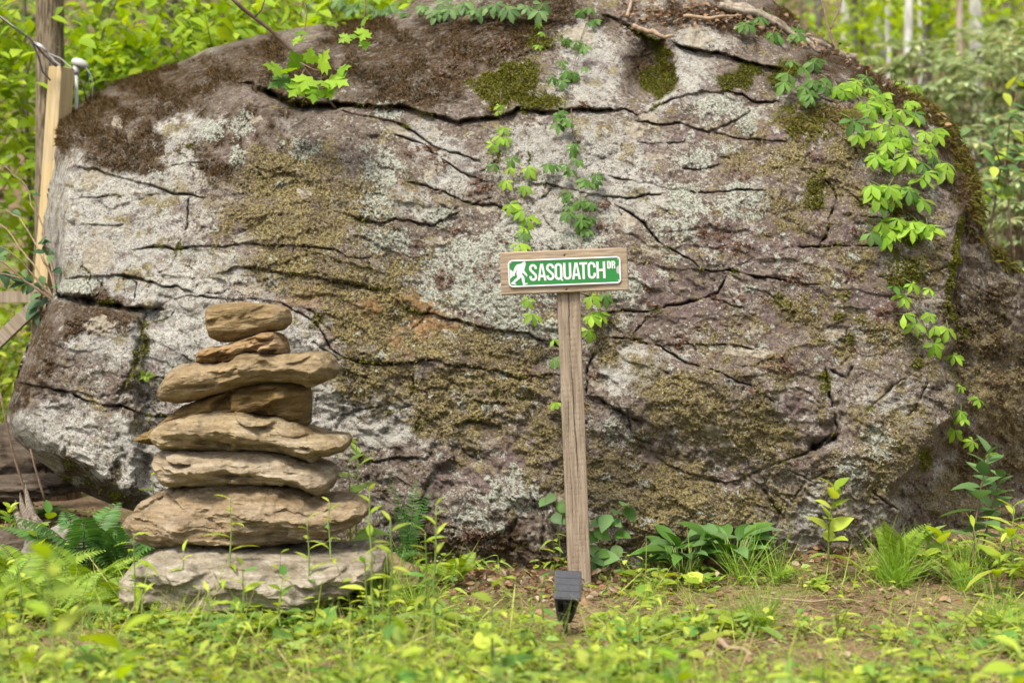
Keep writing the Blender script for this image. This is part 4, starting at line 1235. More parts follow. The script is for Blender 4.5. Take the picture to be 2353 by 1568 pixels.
            prism(mb, [(x0, y0), (x0 + s, y0), (x0 + s, m_ - s / 2), (x1 - s, m_ - s / 2), (x1 - s, y0), (x1, y0), (x1, y1), (x1 - s, y1), (x1 - s, m_ + s / 2), (x0 + s, m_ + s / 2), (x0 + s, y1), (x0, y1)], -.0017, -.0030)
        elif ch == 'D':
            ribbon(mb, [(xl, yb), (xl, yt)] + arc(xr - rx, yt - rx, rx, rx, 90, 0, 8) + arc(xr - rx, yb + rx, rx, rx, 0, -90, 8), s, True)
        elif ch == 'R':
            my = y0 + h * .48
            ribbon(mb, [(xl, my), (xl, yt)] + arc(xr - rx, yt - rx, rx, rx, 90, 0, 8) + arc(xr - rx, my + rx, rx, rx, 0, -90, 8), s, True)
            prism(mb, [(x0, y0), (x0 + s, y0), (x0 + s, my - s / 2), (x0, my - s / 2)], -.0017, -.0030)
            prism(mb, [(x1 - s, y0), (x1, y0), (x1 - s * .1, my - s * .7), (x1 - s, my - s * .5)], -.0017, -.0030)
        o = mb.build('letter', mt_white, pl, False)
        return o

    for ch, x0, x1 in (('S', 573, 699), ('A', 706, 848), ('S', 848, 978), ('Q', 984, 1110), ('U', 1124, 1254), ('A', 1262, 1404), ('T', 1388, 1514), ('C', 1519, 1649), ('H', 1660, 1804)):
        letter(ch, (x0 - 1145) * KS, (x1 - 1145) * KS, -126 * KS, 146 * KS, 38 * KS)
    for ch, x0, x1 in (('D', 1836, 1896), ('R', 1907, 1967)):
        letter(ch, (x0 - 1145) * KS, (x1 - 1145) * KS, 26 * KS, 150 * KS, 22 * KS)


build_plate()

# ------------------------------------------------------------------ solar spike light in front of the post
def build_solar():
    Yl = 4.40
    b = P(1300, 1450, Yl)
    k = Yl / F
    o = empty('solar_light', (b[0], Yl, float(zg(b[0], Yl))), 'small black solar spotlight on a stake in front of the post', 'light')
    blk = plain_mat('black_plastic', (0.018, 0.018, 0.020), 0.32, 0.5, 0.1, 40)
    glass = plain_mat('solar_glass', (0.035, 0.037, 0.045), 0.22, 0.5, 0.15, 50)
    frame_m = plain_mat('panel_frame', (0.02, 0.02, 0.023), 0.45, 0.4, 0.1, 40)
    H0 = float(b[2] - o.location.z)

    def L(u, v, dy=0.0):
        return np.array(((u - 1300) * k, dy, (1450 - v) * k + H0))
    pw, ph = 62 * k, 74 * k
    c = L(1304, 1343, -0.01)
    ang = R(-38)
    rot = np.array(Matrix.Rotation(R(3), 3, 'Y') @ Matrix.Rotation(ang, 3, 'X'))
    mb = MB()
    mb.box((0, 0, 0), (pw, .012, ph))
    fr = mb.build('solar_panel', frame_m, o, False)
    bv_ = fr.modifiers.new('bevel', 'BEVEL')
    bv_.width = .003
    bv_.segments = 2
    fr.location = c
    fr.rotation_euler = (ang, R(3), 0)
    for i in range(2):
        for j in range(4):
            mb = MB()
            mb.box(((i - .5) * pw * .46, -.0066, (j - 1.5) * ph * .228), (pw * .44, .0012, ph * .215))
            mb.build('solar_cell', glass, fr, False)
    # housing: a cone shell that narrows down to the stake, open towards the viewer
    mb = MB()
    n, ks = 28, 14
    v, t = [], []
    for a in range(ks):
        s = a / (ks - 1)
        cu, cv_ = 1304 - 6 * s, 1368 + 62 * s
        rr_ = (28 - 15 * s ** 1.3) * k
        for jj in range(n):
            th = 2 * math.pi * jj / n
            v.append(L(cu, cv_, 0.02) + np.array((math.cos(th) * rr_, math.sin(th) * rr_ * .8, 0)))
    for a in range(ks - 1):
        for jj in range(n):
            mid = (jj + .5) / n * 2 * math.pi
            if a < 8 and 3.9 < mid < 5.3:
                continue
            p, q = a * n + jj, a * n + (jj + 1) % n
            t += [(p, q, q + n), (p, q + n, p + n)]
    mb.add(v, t)
    h = mb.build('housing', blk, o)
    sm = h.modifiers.new('wall', 'SOLIDIFY')
    sm.thickness = .004
    mb = MB()
    mb.tube([L(1303, 1372, .02), L(1302, 1392, .02), L(1301, 1408, .02)], [.016, .018, .012], 14)
    mb.build('lamp_head', plain_mat('lamp_dark', (0.012, 0.010, 0.018), 0.25, 0.5, 0.1, 40), o)
    mb = MB()
    mb.box(L(1309, 1373, -.004), (.012, .012, .012))
    mb.box(L(1295, 1379, -.004), (.012, .010, .009))
    mb.build('hinge', blk, o, False)
    mb = MB()
    mb.tube([L(1298, 1424, .02), L(1299, 1440, .02), L(1301, 1460, .02), np.array((.002, .02, -.08))], [.011, .008, .006, .002], 8)
    mb.build('stake', blk, o)


build_solar()
# ------------------------------------------------------------------ leaves
rng = np.random.default_rng(11)


def tpl(prof, fold=0.25, curl=0.25, teeth=0.0, twist=0.0):
    """leaf blade along +x, one unit long: rows (t, half width); folded at the midrib, tip drooping"""
    v, t = [], []
    for i, (a, hw) in enumerate(prof):
        k = 1 + (teeth if i % 2 else -teeth) if 0 < i < len(prof) - 1 else 1
        tz = -curl * a * a
        sh = twist * a
        if hw <= 0:
            v += [(a, 0, tz)] * 1
            v += [(a, 1e-4, tz), (a, -1e-4, tz)]
        else:
            v += [(a, 0, tz), (a + 0.02, hw * k, tz + fold * hw + sh * hw), (a + 0.02, -hw * k, tz + fold * hw - sh * hw)]
    for i in range(len(prof) - 1):
        m, l, r = 3 * i, 3 * i + 1, 3 * i + 2
        t += [(m, m + 3, l + 3), (m, l + 3, l), (m, r, r + 3), (m, r + 3, m + 3)]
    return np.array(v, float), np.array(t)


OVATE = [(0, .02), (.12, .2), (.35, .31), (.62, .25), (.85, .1), (1, 0)]
OVATE_C = [(0, .03), (.3, .30), (.65, .24), (1, 0)]
ROUND_C = [(0, .06), (.25, .36), (.6, .38), (.88, .2), (1, 0)]
LANCE = [(0, .02), (.2, .10), (.45, .13), (.75, .08), (1, 0)]
LEAFLET = [(0, .02), (.14, .06), (.32, .13), (.52, .20), (.66, .205), (.78, .16), (.90, .075), (1, 0)]
BROAD = [(0, .04), (.1, .12), (.3, .24), (.55, .27), (.8, .17), (.93, .07), (1, 0)]
BLADE = [(0, .012), (.35, .014), (.7, .010), (1, 0)]
T_OV, T_OVC = tpl(OVATE, .2, .25), tpl(OVATE_C, .25, .2)
T_RND = tpl(ROUND_C, .2, .12)
T_LAN, T_LAN2 = tpl(LANCE, .3, .35), tpl(LANCE, .2, .7)
T_LFT = tpl(LEAFLET, .22, .30, .05)
T_BRD, T_BRD2 = tpl(BROAD, .28, .35), tpl(BROAD, .3, .75)


def blade_tpl(curl):
    """grass blade: a bent tapering strip"""
    r = [(0, .012), (.38, .014), (.74, .010)]
    v = [(a, s * w, -curl * a * a) for a, w in r for s in (1, -1)] + [(1, 0, -curl)]
    return np.array(v, float), np.array([(0, 1, 3), (0, 3, 2), (2, 3, 5), (2, 5, 4), (4, 5, 6)])


T_BLD = [blade_tpl(c) for c in (.15, .45, .8)]
T_DIA = (np.array([(0, 0, 0), (.5, .33, .08), (1, 0, -.10), (.5, -.33, .08)], float), np.array([(0, 2, 1), (0, 3, 2)]))


def maple_tpl():
    a = [(0, 0), (-.08, .22), (.10, .30), (.02, .52), (.28, .44), (.40, .62), (.50, .38), (.62, .20), (.72, .30), (.80, .12), (1.0, 0)]
    out = a + [(x, -y) for x, y in a[-2:0:-1]]
    v = [(.3, 0, 0)] + [(x, y, -.25 * (x - .3) ** 2 - .35 * y * y + .04 * (i % 2)) for i, (x, y) in enumerate(out)]
    n = len(out)
    return np.array(v, float), np.array([(0, 1 + i, 1 + (i + 1) % n) for i in range(n)])


T_MAP = maple_tpl()


def unit(a):
    return a / (np.linalg.norm(a, axis=-1, keepdims=True) + 1e-9)


def place(mb, tp, pos, d, up, s, w=1.0, mat=0):
    """many copies of a blade into one mesh"""
    pos = np.atleast_2d(pos)
    n = len(pos)
    x = unit(np.broadcast_to(d, (n, 3)))
    up = np.broadcast_to(up, (n, 3))
    z = unit(up - (up * x).sum(1, keepdims=True) * x)
    y = np.cross(z, x)
    s = np.broadcast_to(s, (n,))[:, None, None]
    w = np.broadcast_to(w, (n,))[:, None, None]
    tv, tt = tp
    v = pos[:, None] + s * (tv[None, :, :1] * x[:, None] + w * tv[None, :, 1:2] * y[:, None] + tv[None, :, 2:] * z[:, None])
    t = tt[None] + (np.arange(n) * len(tv))[:, None, None]
    mb.add(v.reshape(-1, 3), t.reshape(-1, 3), mat)


def rand_dir(n, zlo=-.3, zhi=.6, g=rng):
    a = g.uniform(0, 2 * np.pi, n)
    z = g.uniform(zlo, zhi, n)
    r = np.sqrt(np.clip(1 - z * z, 0, 1))
    return np.stack((np.cos(a) * r, np.sin(a) * r, z), 1)


def tpl_mesh(name, tp, mat):
    return np_mesh(name, tp[0], tp[1], mat)


def frame(pos, d, up, s, w=1.0):
    x = Vector(d).normalized()
    z = Vector(up) - Vector(up).dot(x) * x
    z = z.normalized() if z.length > 1e-6 else Vector((0, 0, 1))
    y = z.cross(x)
    m = Matrix((x * s, y * s * w, z * s)).transposed().to_4x4()
    m.translation = Vector(pos)
    return m


def leaf_obj(parent, me, pos, d, up, s, w=1.0, name='leaf'):
    o = link_mesh(name, me, parent)
    o.matrix_local = frame(pos, d, up, s, w)
    return o


m_lime = leaf_mat('leaf_lime', (0.21, 0.37, 0.024), (0.38, 0.50, 0.042), .46)
m_weed = leaf_mat('leaf_weed', (0.25, 0.38, 0.035), (0.50, 0.57, 0.095), .44, c3=(0.13, 0.28, 0.06))
m_creep = leaf_mat('leaf_creeper', (0.17, 0.35, 0.028), (0.31, 0.48, 0.045), .42)
m_tuft = leaf_mat('tuft_blade', (0.17, 0.34, 0.035), (0.34, 0.50, 0.075), .4)
m_weed2 = leaf_mat('leaf_weed_blue', (0.19, 0.32, 0.06), (0.34, 0.46, 0.12), .38)
m_grass = leaf_mat('grass_blade', (0.26, 0.37, 0.05), (0.44, 0.52, 0.12), .38, c3=(0.48, 0.41, 0.19))
m_mid = leaf_mat('leaf_mid_green', (0.070, 0.165, 0.028), (0.120, 0.235, 0.045), .35)
m_fringe = leaf_mat('leaf_cool_green', (0.105, 0.20, 0.070), (0.17, 0.285, 0.095), .35)
m_dark = leaf_mat('leaf_dark_green', (0.035, 0.085, 0.035), (0.070, 0.140, 0.055), .25)
m_fern = leaf_mat('fern_green', (0.065, 0.165, 0.038), (0.12, 0.25, 0.06), .3)
m_fernl = leaf_mat('fern_light', (0.19, 0.32, 0.035), (0.29, 0.40, 0.06), .4)
m_dead = leaf_mat('dead_leaf', (0.13, 0.072, 0.040), (0.30, 0.19, 0.115), .1, .8, .1, c3=(0.38, 0.30, 0.22))
m_moss = leaf_mat('moss_strand', (0.055, 0.042, 0.018), (0.15, 0.110, 0.050), .2, .9, .05, c3=(0.22, 0.12, 0.045))
m_mossg = leaf_mat('moss_green', (0.085, 0.095, 0.014), (0.19, 0.195, 0.03), .25, .9, .05)
m_shag = leaf_mat('shaggy_moss', (0.075, 0.075, 0.016), (0.17, 0.155, 0.035), .2, .9, .05, c3=(0.13, 0.070, 0.028))
m_flake = leaf_mat('lichen_lobe', (0.16, 0.13, 0.058), (0.30, 0.26, 0.12), .1, .9, .08, c3=(0.09, 0.062, 0.035))
m_rustf = leaf_mat('tripe_lobe', (0.11, 0.065, 0.045), (0.25, 0.15, 0.10), .1, .8, .1, c3=(0.30, 0.22, 0.16))
m_rhodo = leaf_mat('rhododendron_leaf', (0.25, 0.34, 0.15), (0.42, 0.50, 0.27), .35, .45, .35, c3=(0.50, 0.50, 0.24))  # pale leaf green, lightened further to stand in for haze at the right
m_olive = leaf_mat('leaf_olive', (0.085, 0.130, 0.036), (0.19, 0.26, 0.08), .4)  # olive raised in brightness so the far woodland looks hazy
m_stem = plain_mat('green_stem', (0.16, 0.22, 0.06), .6, .2, .2, 60)
m_twig = plain_mat('brown_twig', (0.15, 0.105, 0.075), .8, .15, .3, 40)
m_twig_r = plain_mat('tan_twig', (0.30, 0.22, 0.15), .8, .15, .25, 40)

# ------------------------------------------------------------------ growth on the boulder (uncountable)
def sample(weight, n, g):
    w = np.clip(weight, 0, None)
    return g.choice(len(w), n, p=w / w.sum())


def growth():
    g = np.random.default_rng(5)
    area = np.linalg.norm(np.cross(d1.reshape(-1, 3), d2.reshape(-1, 3)), axis=1)
    # curled lichen lobes
    for name, key, n, s0, s1, mat in (('lichen_lobes', 'yel', 30000, .005, .011, m_flake), ('tripe_lobes', 'rust', 2600, .007, .015, m_rustf)):
        k = sample(bM[key] ** 2 * area, n, g)
        mb = MB()
        nn = bN[k]
        d = unit(nn * 0.55 + rand_dir(n, -.9, .7, g))
        place(mb, T_DIA, BX[k] + nn * 0.001, d, unit(nn + .5 * rand_dir(n, -1, 1, g)), g.uniform(s0, s1, n))
        o = mb.build(name, mat, boulder)
        tag(o, kind='stuff')
    # moss pelt on the shoulders and down the right edge
    k = sample((bM['moss'] * smooth(.3, .6, bA['a_brown'])) ** 1.5 * area * (bv < 470) * smooth(-.25, .45, f2(bu / 42, bv / 30, 4, 97) + .35 * smooth(560, 300, bu)), 24000, g)
    nn = bN[k]
    mb = MB()
    place(mb, T_DIA, BX[k] - nn * .002, unit(nn + .8 * rand_dir(len(k), -1, .6, g)), rand_dir(len(k), -1, 1, g), g.uniform(.010, .030, len(k)), .16)
    tag(mb.build('moss_pelt', m_moss, boulder), kind='stuff')
    k = sample(smooth(.45, .7, bA['a_green']) * area, 24000, g)
    nn = bN[k]
    mb = MB()
    place(mb, T_DIA, BX[k] - nn * .001, unit(nn + .9 * rand_dir(len(k), -1, .6, g)), rand_dir(len(k), -1, 1, g), g.uniform(.006, .013, len(k)))
    tag(mb.build('moss_tufts', m_mossg, boulder), kind='stuff')
    # shaggy fern moss hanging over the right shoulder
    edge_w = np.exp(-((bu - np.interp(bv, RIGHT[:, 0], RIGHT[:, 1]) + 10) / 18) ** 2) * smooth(-.7, .2, f2(bu / 40, bv / 40, 3, 99)) * ((bv > 195) & (bv < 620)) + .5 * np.exp(-(((bu - 1870) / 70) ** 2 + ((bv - 275) / 40) ** 2) ** 2)
    k = sample(edge_w * area, 6000, g)
    nn = bN[k]
    mb = MB()
    dn = np.array((.25, -.2, -.75))
    place(mb, T_LAN2, BX[k], unit(nn * .9 + dn * g.uniform(.2, 1.3, (len(k), 1)) + .5 * rand_dir(len(k), -1, 1, g)), unit(nn + .4 * rand_dir(len(k), -1, 1, g)), g.uniform(.012, .042, len(k)), .8, (g.random() > 2))
    tag(mb.build('shaggy_moss', m_shag, boulder), kind='stuff')


growth()

# ------------------------------------------------------------------ creeper
me_lft = {}
for key, mt in (('lime', m_creep), ('mid', m_mid), ('cool', m_fringe)):
    me_lft[key] = tpl_mesh('leaflet_' + key, T_LFT, mt)
_mb = MB()
_mb.tube([(-1.0, 0, -.35), (-.45, 0, -.12), (0, 0, 0)], [.028, .022, .02], 5)
me_pet = np_mesh('petiole', np.concatenate(_mb.v), np.concatenate(_mb.t), m_stem)


def creeper_leaf(parent, pos, d, up, s, key, g):
    """palmate leaf: stalk with five toothed leaflets"""
    lf = leaf_obj(parent, me_pet, pos, d, up, s)
    three = g.random() < .12
    for a, k in ((0, 1.0), (52, .95), (-52, .95), (105, .74), (-105, .74)):
        if three and abs(a) > 60:
            continue
        a = R(a + g.uniform(-9, 9))
        dr = -g.uniform(.0, .38)
        o = link_mesh('leaflet', me_lft[key], lf)
        o.matrix_local = frame((0, 0, 0), (math.cos(a), math.sin(a), dr), (dr * math.cos(a) * .5, dr * math.sin(a) * .5, 1), k * g.uniform(.85, 1.1), g.uniform(.9, 1.15))
    return lf


def creeper(label, pts, size, key, stem_pts, seed, out=0.07, side=0.0, dense=False):
    g = np.random.default_rng(seed)
    ps = [rock_at(u, v)[0] for u, v in stem_pts]
    b = ps[-1].copy()
    o = empty('creeper_vine', b, label, 'vine', 'creepers on the boulder')
    pts = list(pts) + ([(a_ + g.normal(0, 16), b_ + g.normal(0, 12)) for a_, b_ in pts] if dense else [])
    for cu_, cv_ in pts:
        p, n = rock_at(cu_, cv_)
        d = unit(np.array((g.normal(side, .45), -.55 + g.normal(0, .2), -.62 + g.normal(0, .25))))
        up = unit(np.array((g.normal(0, .2), -.62, .75)) + .15 * n)
        Yq = p[1] - out - g.uniform(0, .06)
        q = P(cu_, cv_, Yq)
        s = size * g.uniform(.8, 1.2)
        creeper_leaf(o, q - b, d, up, s, key if g.random() < .86 else 'mid', g)
    mb = MB()
    pp = []
    for a in range(len(ps)):
        q, n = rock_at(*stem_pts[a])
        pp.append(q + n * .012 - b)
    pp = np.array(pp)
    if len(pp) > 1:
        tt = np.linspace(0, len(pp) - 1, len(pp) * 7)
        fine_ = np.stack([np.interp(tt, np.arange(len(pp)), pp[:, c]) for c in range(3)], 1)
        fine_ += 0.006 * np.stack([f2(tt * 2, tt * 0 + c, 2, seed + c) for c in range(3)], 1)
        mb.tube(fine_, np.linspace(.0022, .0012, len(tt)), 5)
    mb.build('vine_stem', m_twig, o)
    return o


def crop(pts, ou, ov, k=.3379):
    return [(ou + a * k, ov + b * k) for a, b in pts]


c3 = crop([(440, 160), (530, 120), (620, 230), (745, 195), (790, 240), (745, 415), (930, 400), (700, 560), (840, 600), (900, 570), (880, 645), (985, 590)], 1565, 0)
creeper('shaded creeper sprays with mid green leaves at the upper right of the boulder', c3, .062, 'mid', crop([(560, 110), (700, 260), (800, 480), (860, 590)], 1565, 0), 31, .10, dense=True)
c3b = crop([(1060, 590), (1190, 545), (1290, 590), (1500, 570), (1370, 640), (1160, 600), (1220, 690), (1390, 695), (1550, 690), (1290, 750), (1440, 760), (1580, 790), (1190, 830), (1370, 850), (1200, 920), (1290, 890), (1400, 970), (1520, 930), (1570, 970), (1660, 900), (1730, 910), (1390, 1020), (1360, 1080), (1450, 1100), (1540, 1070), (1640, 1110), (1720, 1070), (1800, 1110), (1640, 1220), (1290, 1260), (1410, 1270), (1550, 1290), (1350, 1370), (1430, 1340), (1610, 1340), (1460, 850), (1320, 690)], 1565, 0)
creeper('dense lime green creeper cascading down the right shoulder of the boulder', c3b, .066, 'lime', crop([(1060, 600), (1290, 660), (1440, 800), (1500, 1000), (1520, 1200), (1470, 1330)], 1565, 0), 32, .09, dense=True)
c6 = crop([(1360, 1510), (1470, 1490), (1570, 1510), (1670, 1530), (1290, 1585), (1420, 1560), (1560, 1560)], 1565, 0)
creeper('small lime creeper spray spreading sideways below the dense cascade', c6, .068, 'lime', crop([(1470, 1340), (1500, 1450), (1540, 1560)], 1565, 0), 33, .07, dense=True)
c6b = crop([(1450, 400), (1570, 385), (1690, 420), (1520, 470), (1510, 590), (1690, 590), (1590, 660), (1720, 670), (1810, 690), (1720, 790), (1850, 870)], 1565, 522)
creeper('creeper strand with spaced leaves on the lower right edge of the boulder', c6b, .053, 'lime', crop([(1400, 30), (1430, 300), (1500, 450), (1600, 620), (1700, 780), (1840, 880)], 1565, 522), 34, .05)
c6c = crop([(1900, 1080), (2020, 1170), (1900, 1250), (1910, 1290), (1860, 1380), (1980, 1450), (2110, 1530)], 1565, 522)
creeper('creeper tip of a few leaves low on the shaded right flank', c6c, .050, 'lime', crop([(1850, 900), (1890, 1080), (1930, 1250), (1930, 1400), (2000, 1460)], 1565, 522), 35, .06)
cl = crop([(1100, 870), (1070, 930), (1110, 945), (1020, 980), (1030, 1120), (1150, 1080), (1130, 1140), (1260, 1140), (1110, 1230), (1240, 1270), (1140, 1390), (1220, 1430), (1260, 1480), (1240, 1550)], 787, 0) + crop([(1220, 40), (1200, 110), (1260, 490), (1290, 590), (1440, 760), (1430, 890), (1450, 1190)], 787, 522)
creeper('lime creeper strand hanging down the middle, passing behind the sign board', cl, .050, 'lime', crop([(1070, 640), (1080, 800), (1090, 1000), (1150, 1200), (1200, 1400), (1230, 1560), (1240, 1750), (1300, 2050), (1430, 2400), (1450, 2750)], 787, 0), 36, .04)
crr = crop([(1680, 150), (1680, 50), (1590, 280), (1640, 320), (1490, 420), (1650, 460), (1510, 500), (1490, 550), (1500, 750), (1470, 840), (1540, 830), (1570, 980), (1410, 1120), (1520, 1120), (1600, 1090), (1650, 1220), (1720, 1230), (1540, 1310), (1610, 1370), (1690, 1380), (1540, 1450), (1620, 1450), (1690, 1480), (1610, 1520)], 787, 0)
creeper('darker green creeper strand trailing from the top edge down to the sign', crr, .044, 'mid', crop([(1680, 50), (1620, 280), (1560, 500), (1550, 800), (1570, 1000), (1590, 1200), (1620, 1450), (1600, 1600)], 787, 0), 37, .04, dense=True)
crs = crop([(1690, 470), (1780, 460), (1690, 600), (1740, 580), (1670, 700)], 787, 522)
creeper('large-leaved lime creeper spray showing beside the top of the sign post', crs, .060, 'lime', crop([(1600, 80), (1660, 300), (1680, 500), (1660, 720), (1640, 1050)], 787, 522), 38, .05)
cs = crop([(1330, 160), (1355, 220), (1335, 310), (1070, 720), (1055, 760)], 787, 0)
creeper('tiny young creeper leaves on the upper middle of the boulder', cs, .026, 'lime', crop([(1330, 60), (1350, 200), (1335, 320)], 787, 0), 39, .03)
ct = crop([(30, 40), (110, 20), (230, 70), (320, 40), (430, 90), (545, 40), (660, 80), (730, 65), (810, 30), (890, 70), (1040, 30), (1130, 65), (1260, 55), (1350, 25), (70, 65), (620, 70), (1000, 45)], 787, 0)
creeper('row of cool green creeper leaves draped along the top edge of the boulder', ct, .062, 'cool', crop([(330, 20), (560, 20), (800, 10), (1040, 5), (1300, 0), (1680, 20)], 787, 0), 40, .12, dense=True)

# ------------------------------------------------------------------ maple branch hanging in front of the left shoulder
me_map = tpl_mesh('maple_leaf', T_MAP, m_creep)
me_map2 = tpl_mesh('maple_leaf_mid', T_MAP, m_mid)


def maple_branch():
    g = np.random.default_rng(8)
    Yb = 5.95
    path = [(505, -30), (560, 22), (620, 68), (670, 118), (700, 160), (735, 205), (770, 248)]
    pts = np.array([P(u, v, Yb + .05 * i) for i, (u, v) in enumerate(path)])
    o = empty('maple_branch', pts[-1], 'thin bare branch with a tuft of maple leaves in front of the left shoulder', 'branch')
    b = pts[-1]
    mb = MB()
    mb.tube(pts - b, [.010, .009, .0085, .008, .0075, .007, .006], 7)
    for a in ([(585, 40), (600, 25), (615, -20)], [(690, 145), (720, 160), (760, 170)], [(700, 160), (690, 175), (660, 165)], [(742, 216), (752, 170), (750, 110)]):
        mb.tube(np.array([P(u, v, Yb - .02 * i) for i, (u, v) in enumerate(a)]) - b, [.004, .003, .002], 5)
    mb.build('branch', m_twig, o)
    for u, v, s, d in ((690, 155, .085, (-.3, -.3, .5)), (665, 178, .11, (-.9, -.5, -.5)), (705, 175, .10, (-.1, -.7, -.7)), (735, 160, .10, (.3, -.4, .6)), (755, 180, .11, (.8, -.5, -.3)), (720, 200, .10, (.1, -.7, -.8)), (648, 162, .09, (-.7, -.5, .2)), (775, 165, .07, (.8, -.4, .3)), (745, 205, .075, (.5, -.6, -.6)), (690, 195, .085, (-.5, -.6, -.7)), (712, 145, .07, (.1, -.4, .8)), (730, 185, .09, (.6, -.7, -.4)), (675, 160, .08, (-.5, -.7, -.1))):
        leaf_obj(o, me_map if g.random() < .65 else me_map2, P(u, v, Yb - .03 + g.uniform(-.06, .06)) - b, d, unit(np.array((g.normal(0, .3), -.8, .7))), s)
    # second tuft near the top edge
    for u, v, s, d in ((838, 68, .07, (-.2, -.5, -.8)), (815, 80, .06, (-.8, -.5, -.4)), (838, 95, .05, (.1, -.5, -.9)), (800, 82, .06, (-.7, -.4, -.6)), (830, 52, .07, (.5, -.5, .3)), (700, 72, .06, (-.6, -.5, -.3)), (690, 85, .06, (-.5, -.5, -.7)), (760, 50, .06, (.4, -.5, -.4))):
        leaf_obj(o, me_map, P(u, v, 6.3 + g.uniform(-.1, .1)) - b, d, unit(np.array((g.normal(0, .3), -.8, .7))), s)
    mb = MB()
    mb.tube(np.array([P(840, -30, 6.35), P(838, 30, 6.32), P(836, 62, 6.3), P(838, 95, 6.28)]) - b, [.004, .003, .002, .001], 5)
    mb.tube(np.array([P(690, -30, 6.35), P(705, 30, 6.32), P(700, 72, 6.3), P(690, 90, 6.28)]) - b, [.004, .003, .002, .001], 5)
    mb.build('side_twig', m_twig, o)


maple_branch()

# ------------------------------------------------------------------ dead branches lying on the top right of the boulder
def fallen(label, pts, r, seed, mat=m_twig_r, group='dead branches on the boulder'):
    ps = []
    for u, v, lift in pts:
        q, n = rock_at(u, v)
        ps.append(P(u, v, q[1] - lift))
    ps = np.array(ps)
    tt = np.linspace(0, len(ps) - 1, len(ps) * 6)
    f_ = np.stack([np.interp(tt, np.arange(len(ps)), ps[:, c]) for c in range(3)], 1)
    f_ += r * .7 * np.stack([f2(tt * 1.3, tt * 0 + c, 3, seed + c) for c in range(3)], 1)
    mb = MB()
    b = f_[0]
    mb.tube(f_ - b, r * np.linspace(1, .55, len(tt)) * (1 + .15 * f2(tt * 3, tt * 0, 2, seed)), 9)
    o = mb.build('fallen_branch', mat)
    o.location = b
    tag(o, label, 'branch', group)


m_logbark = bark_mat('grey_branch_bark', (0.17, 0.135, 0.10), (0.36, 0.31, 0.25), 40, 20)
fallen('long grey dead limb lying along the top right edge of the boulder', [(1640, -8, .05), (1700, 15, .05), (1760, 45, .05), (1830, 80, .05), (1900, 105, .04), (1965, 130, .03)], .030, 1, m_logbark)
fallen('second dead limb parallel to the long one, nearer the camera', [(1655, 12, .10), (1710, 28, .10), (1770, 50, .10), (1850, 95, .08), (1880, 115, .07)], .019, 2, m_logbark)
fallen('straight pale stick lying level near the top of the boulder', [(1573, 40, .05), (1640, 41, .06), (1700, 38, .07)], .010, 3)
fallen('crooked pale driftwood-like stick on the upper boulder ledge', [(1455, 60, .06), (1490, 72, .06), (1520, 80, .06), (1545, 84, .05)], .014, 4)
fallen('thin upright dead twig leaning at the top of the boulder', [(1437, 42, .04), (1446, 18, .05), (1455, -12, .06)], .009, 5)
fallen('forked bare twig standing beside the dead limbs', [(1925, 120, .06), (1900, 60, .10), (1892, 20, .12), (1885, -10, .12)], .008, 6, m_twig)
fallen('slim bare twig rising from the right end of the dead limbs', [(1905, 68, .10), (1930, 20, .12), (1932, -12, .12)], .006, 7, m_twig)

# ------------------------------------------------------------------ timber post, conduit, cables, railing, big tree on the left
m_newwood = wood_mat('new_yellow_timber', (0.40, 0.30, 0.145), (0.53, 0.42, 0.235), 'z', .45)
m_rail = wood_mat('grey_rail_timber', (0.22, 0.175, 0.125), (0.37, 0.31, 0.235), 'x', .5)


def beam(name, a, b, w, d, roll, mat, parent=None, flat=True):
    a, b = np.array(a), np.array(b)
    L = np.linalg.norm(b - a)
    mb = MB()
    mb.box((0, 0, L / 2), (w, d, L))
    o = mb.build(name, mat, parent, False)
    q = Vector(b - a).to_track_quat('Z', 'Y')
    o.rotation_mode = 'QUATERNION'
    o.rotation_quaternion = q @ Matrix.Rotation(R(roll), 3, 'Z').to_quaternion()
    o.location = a
    bv_ = o.modifiers.new('bevel', 'BEVEL')
    bv_.width = .004
    bv_.segments = 2
    return o


tp_ = beam('timber_post', P(84, 1010, 7.1), P(142, 156, 7.1), .089, .089, 152, m_newwood)
tag(tp_, 'new yellow square timber post standing behind the left end of the boulder', 'post')


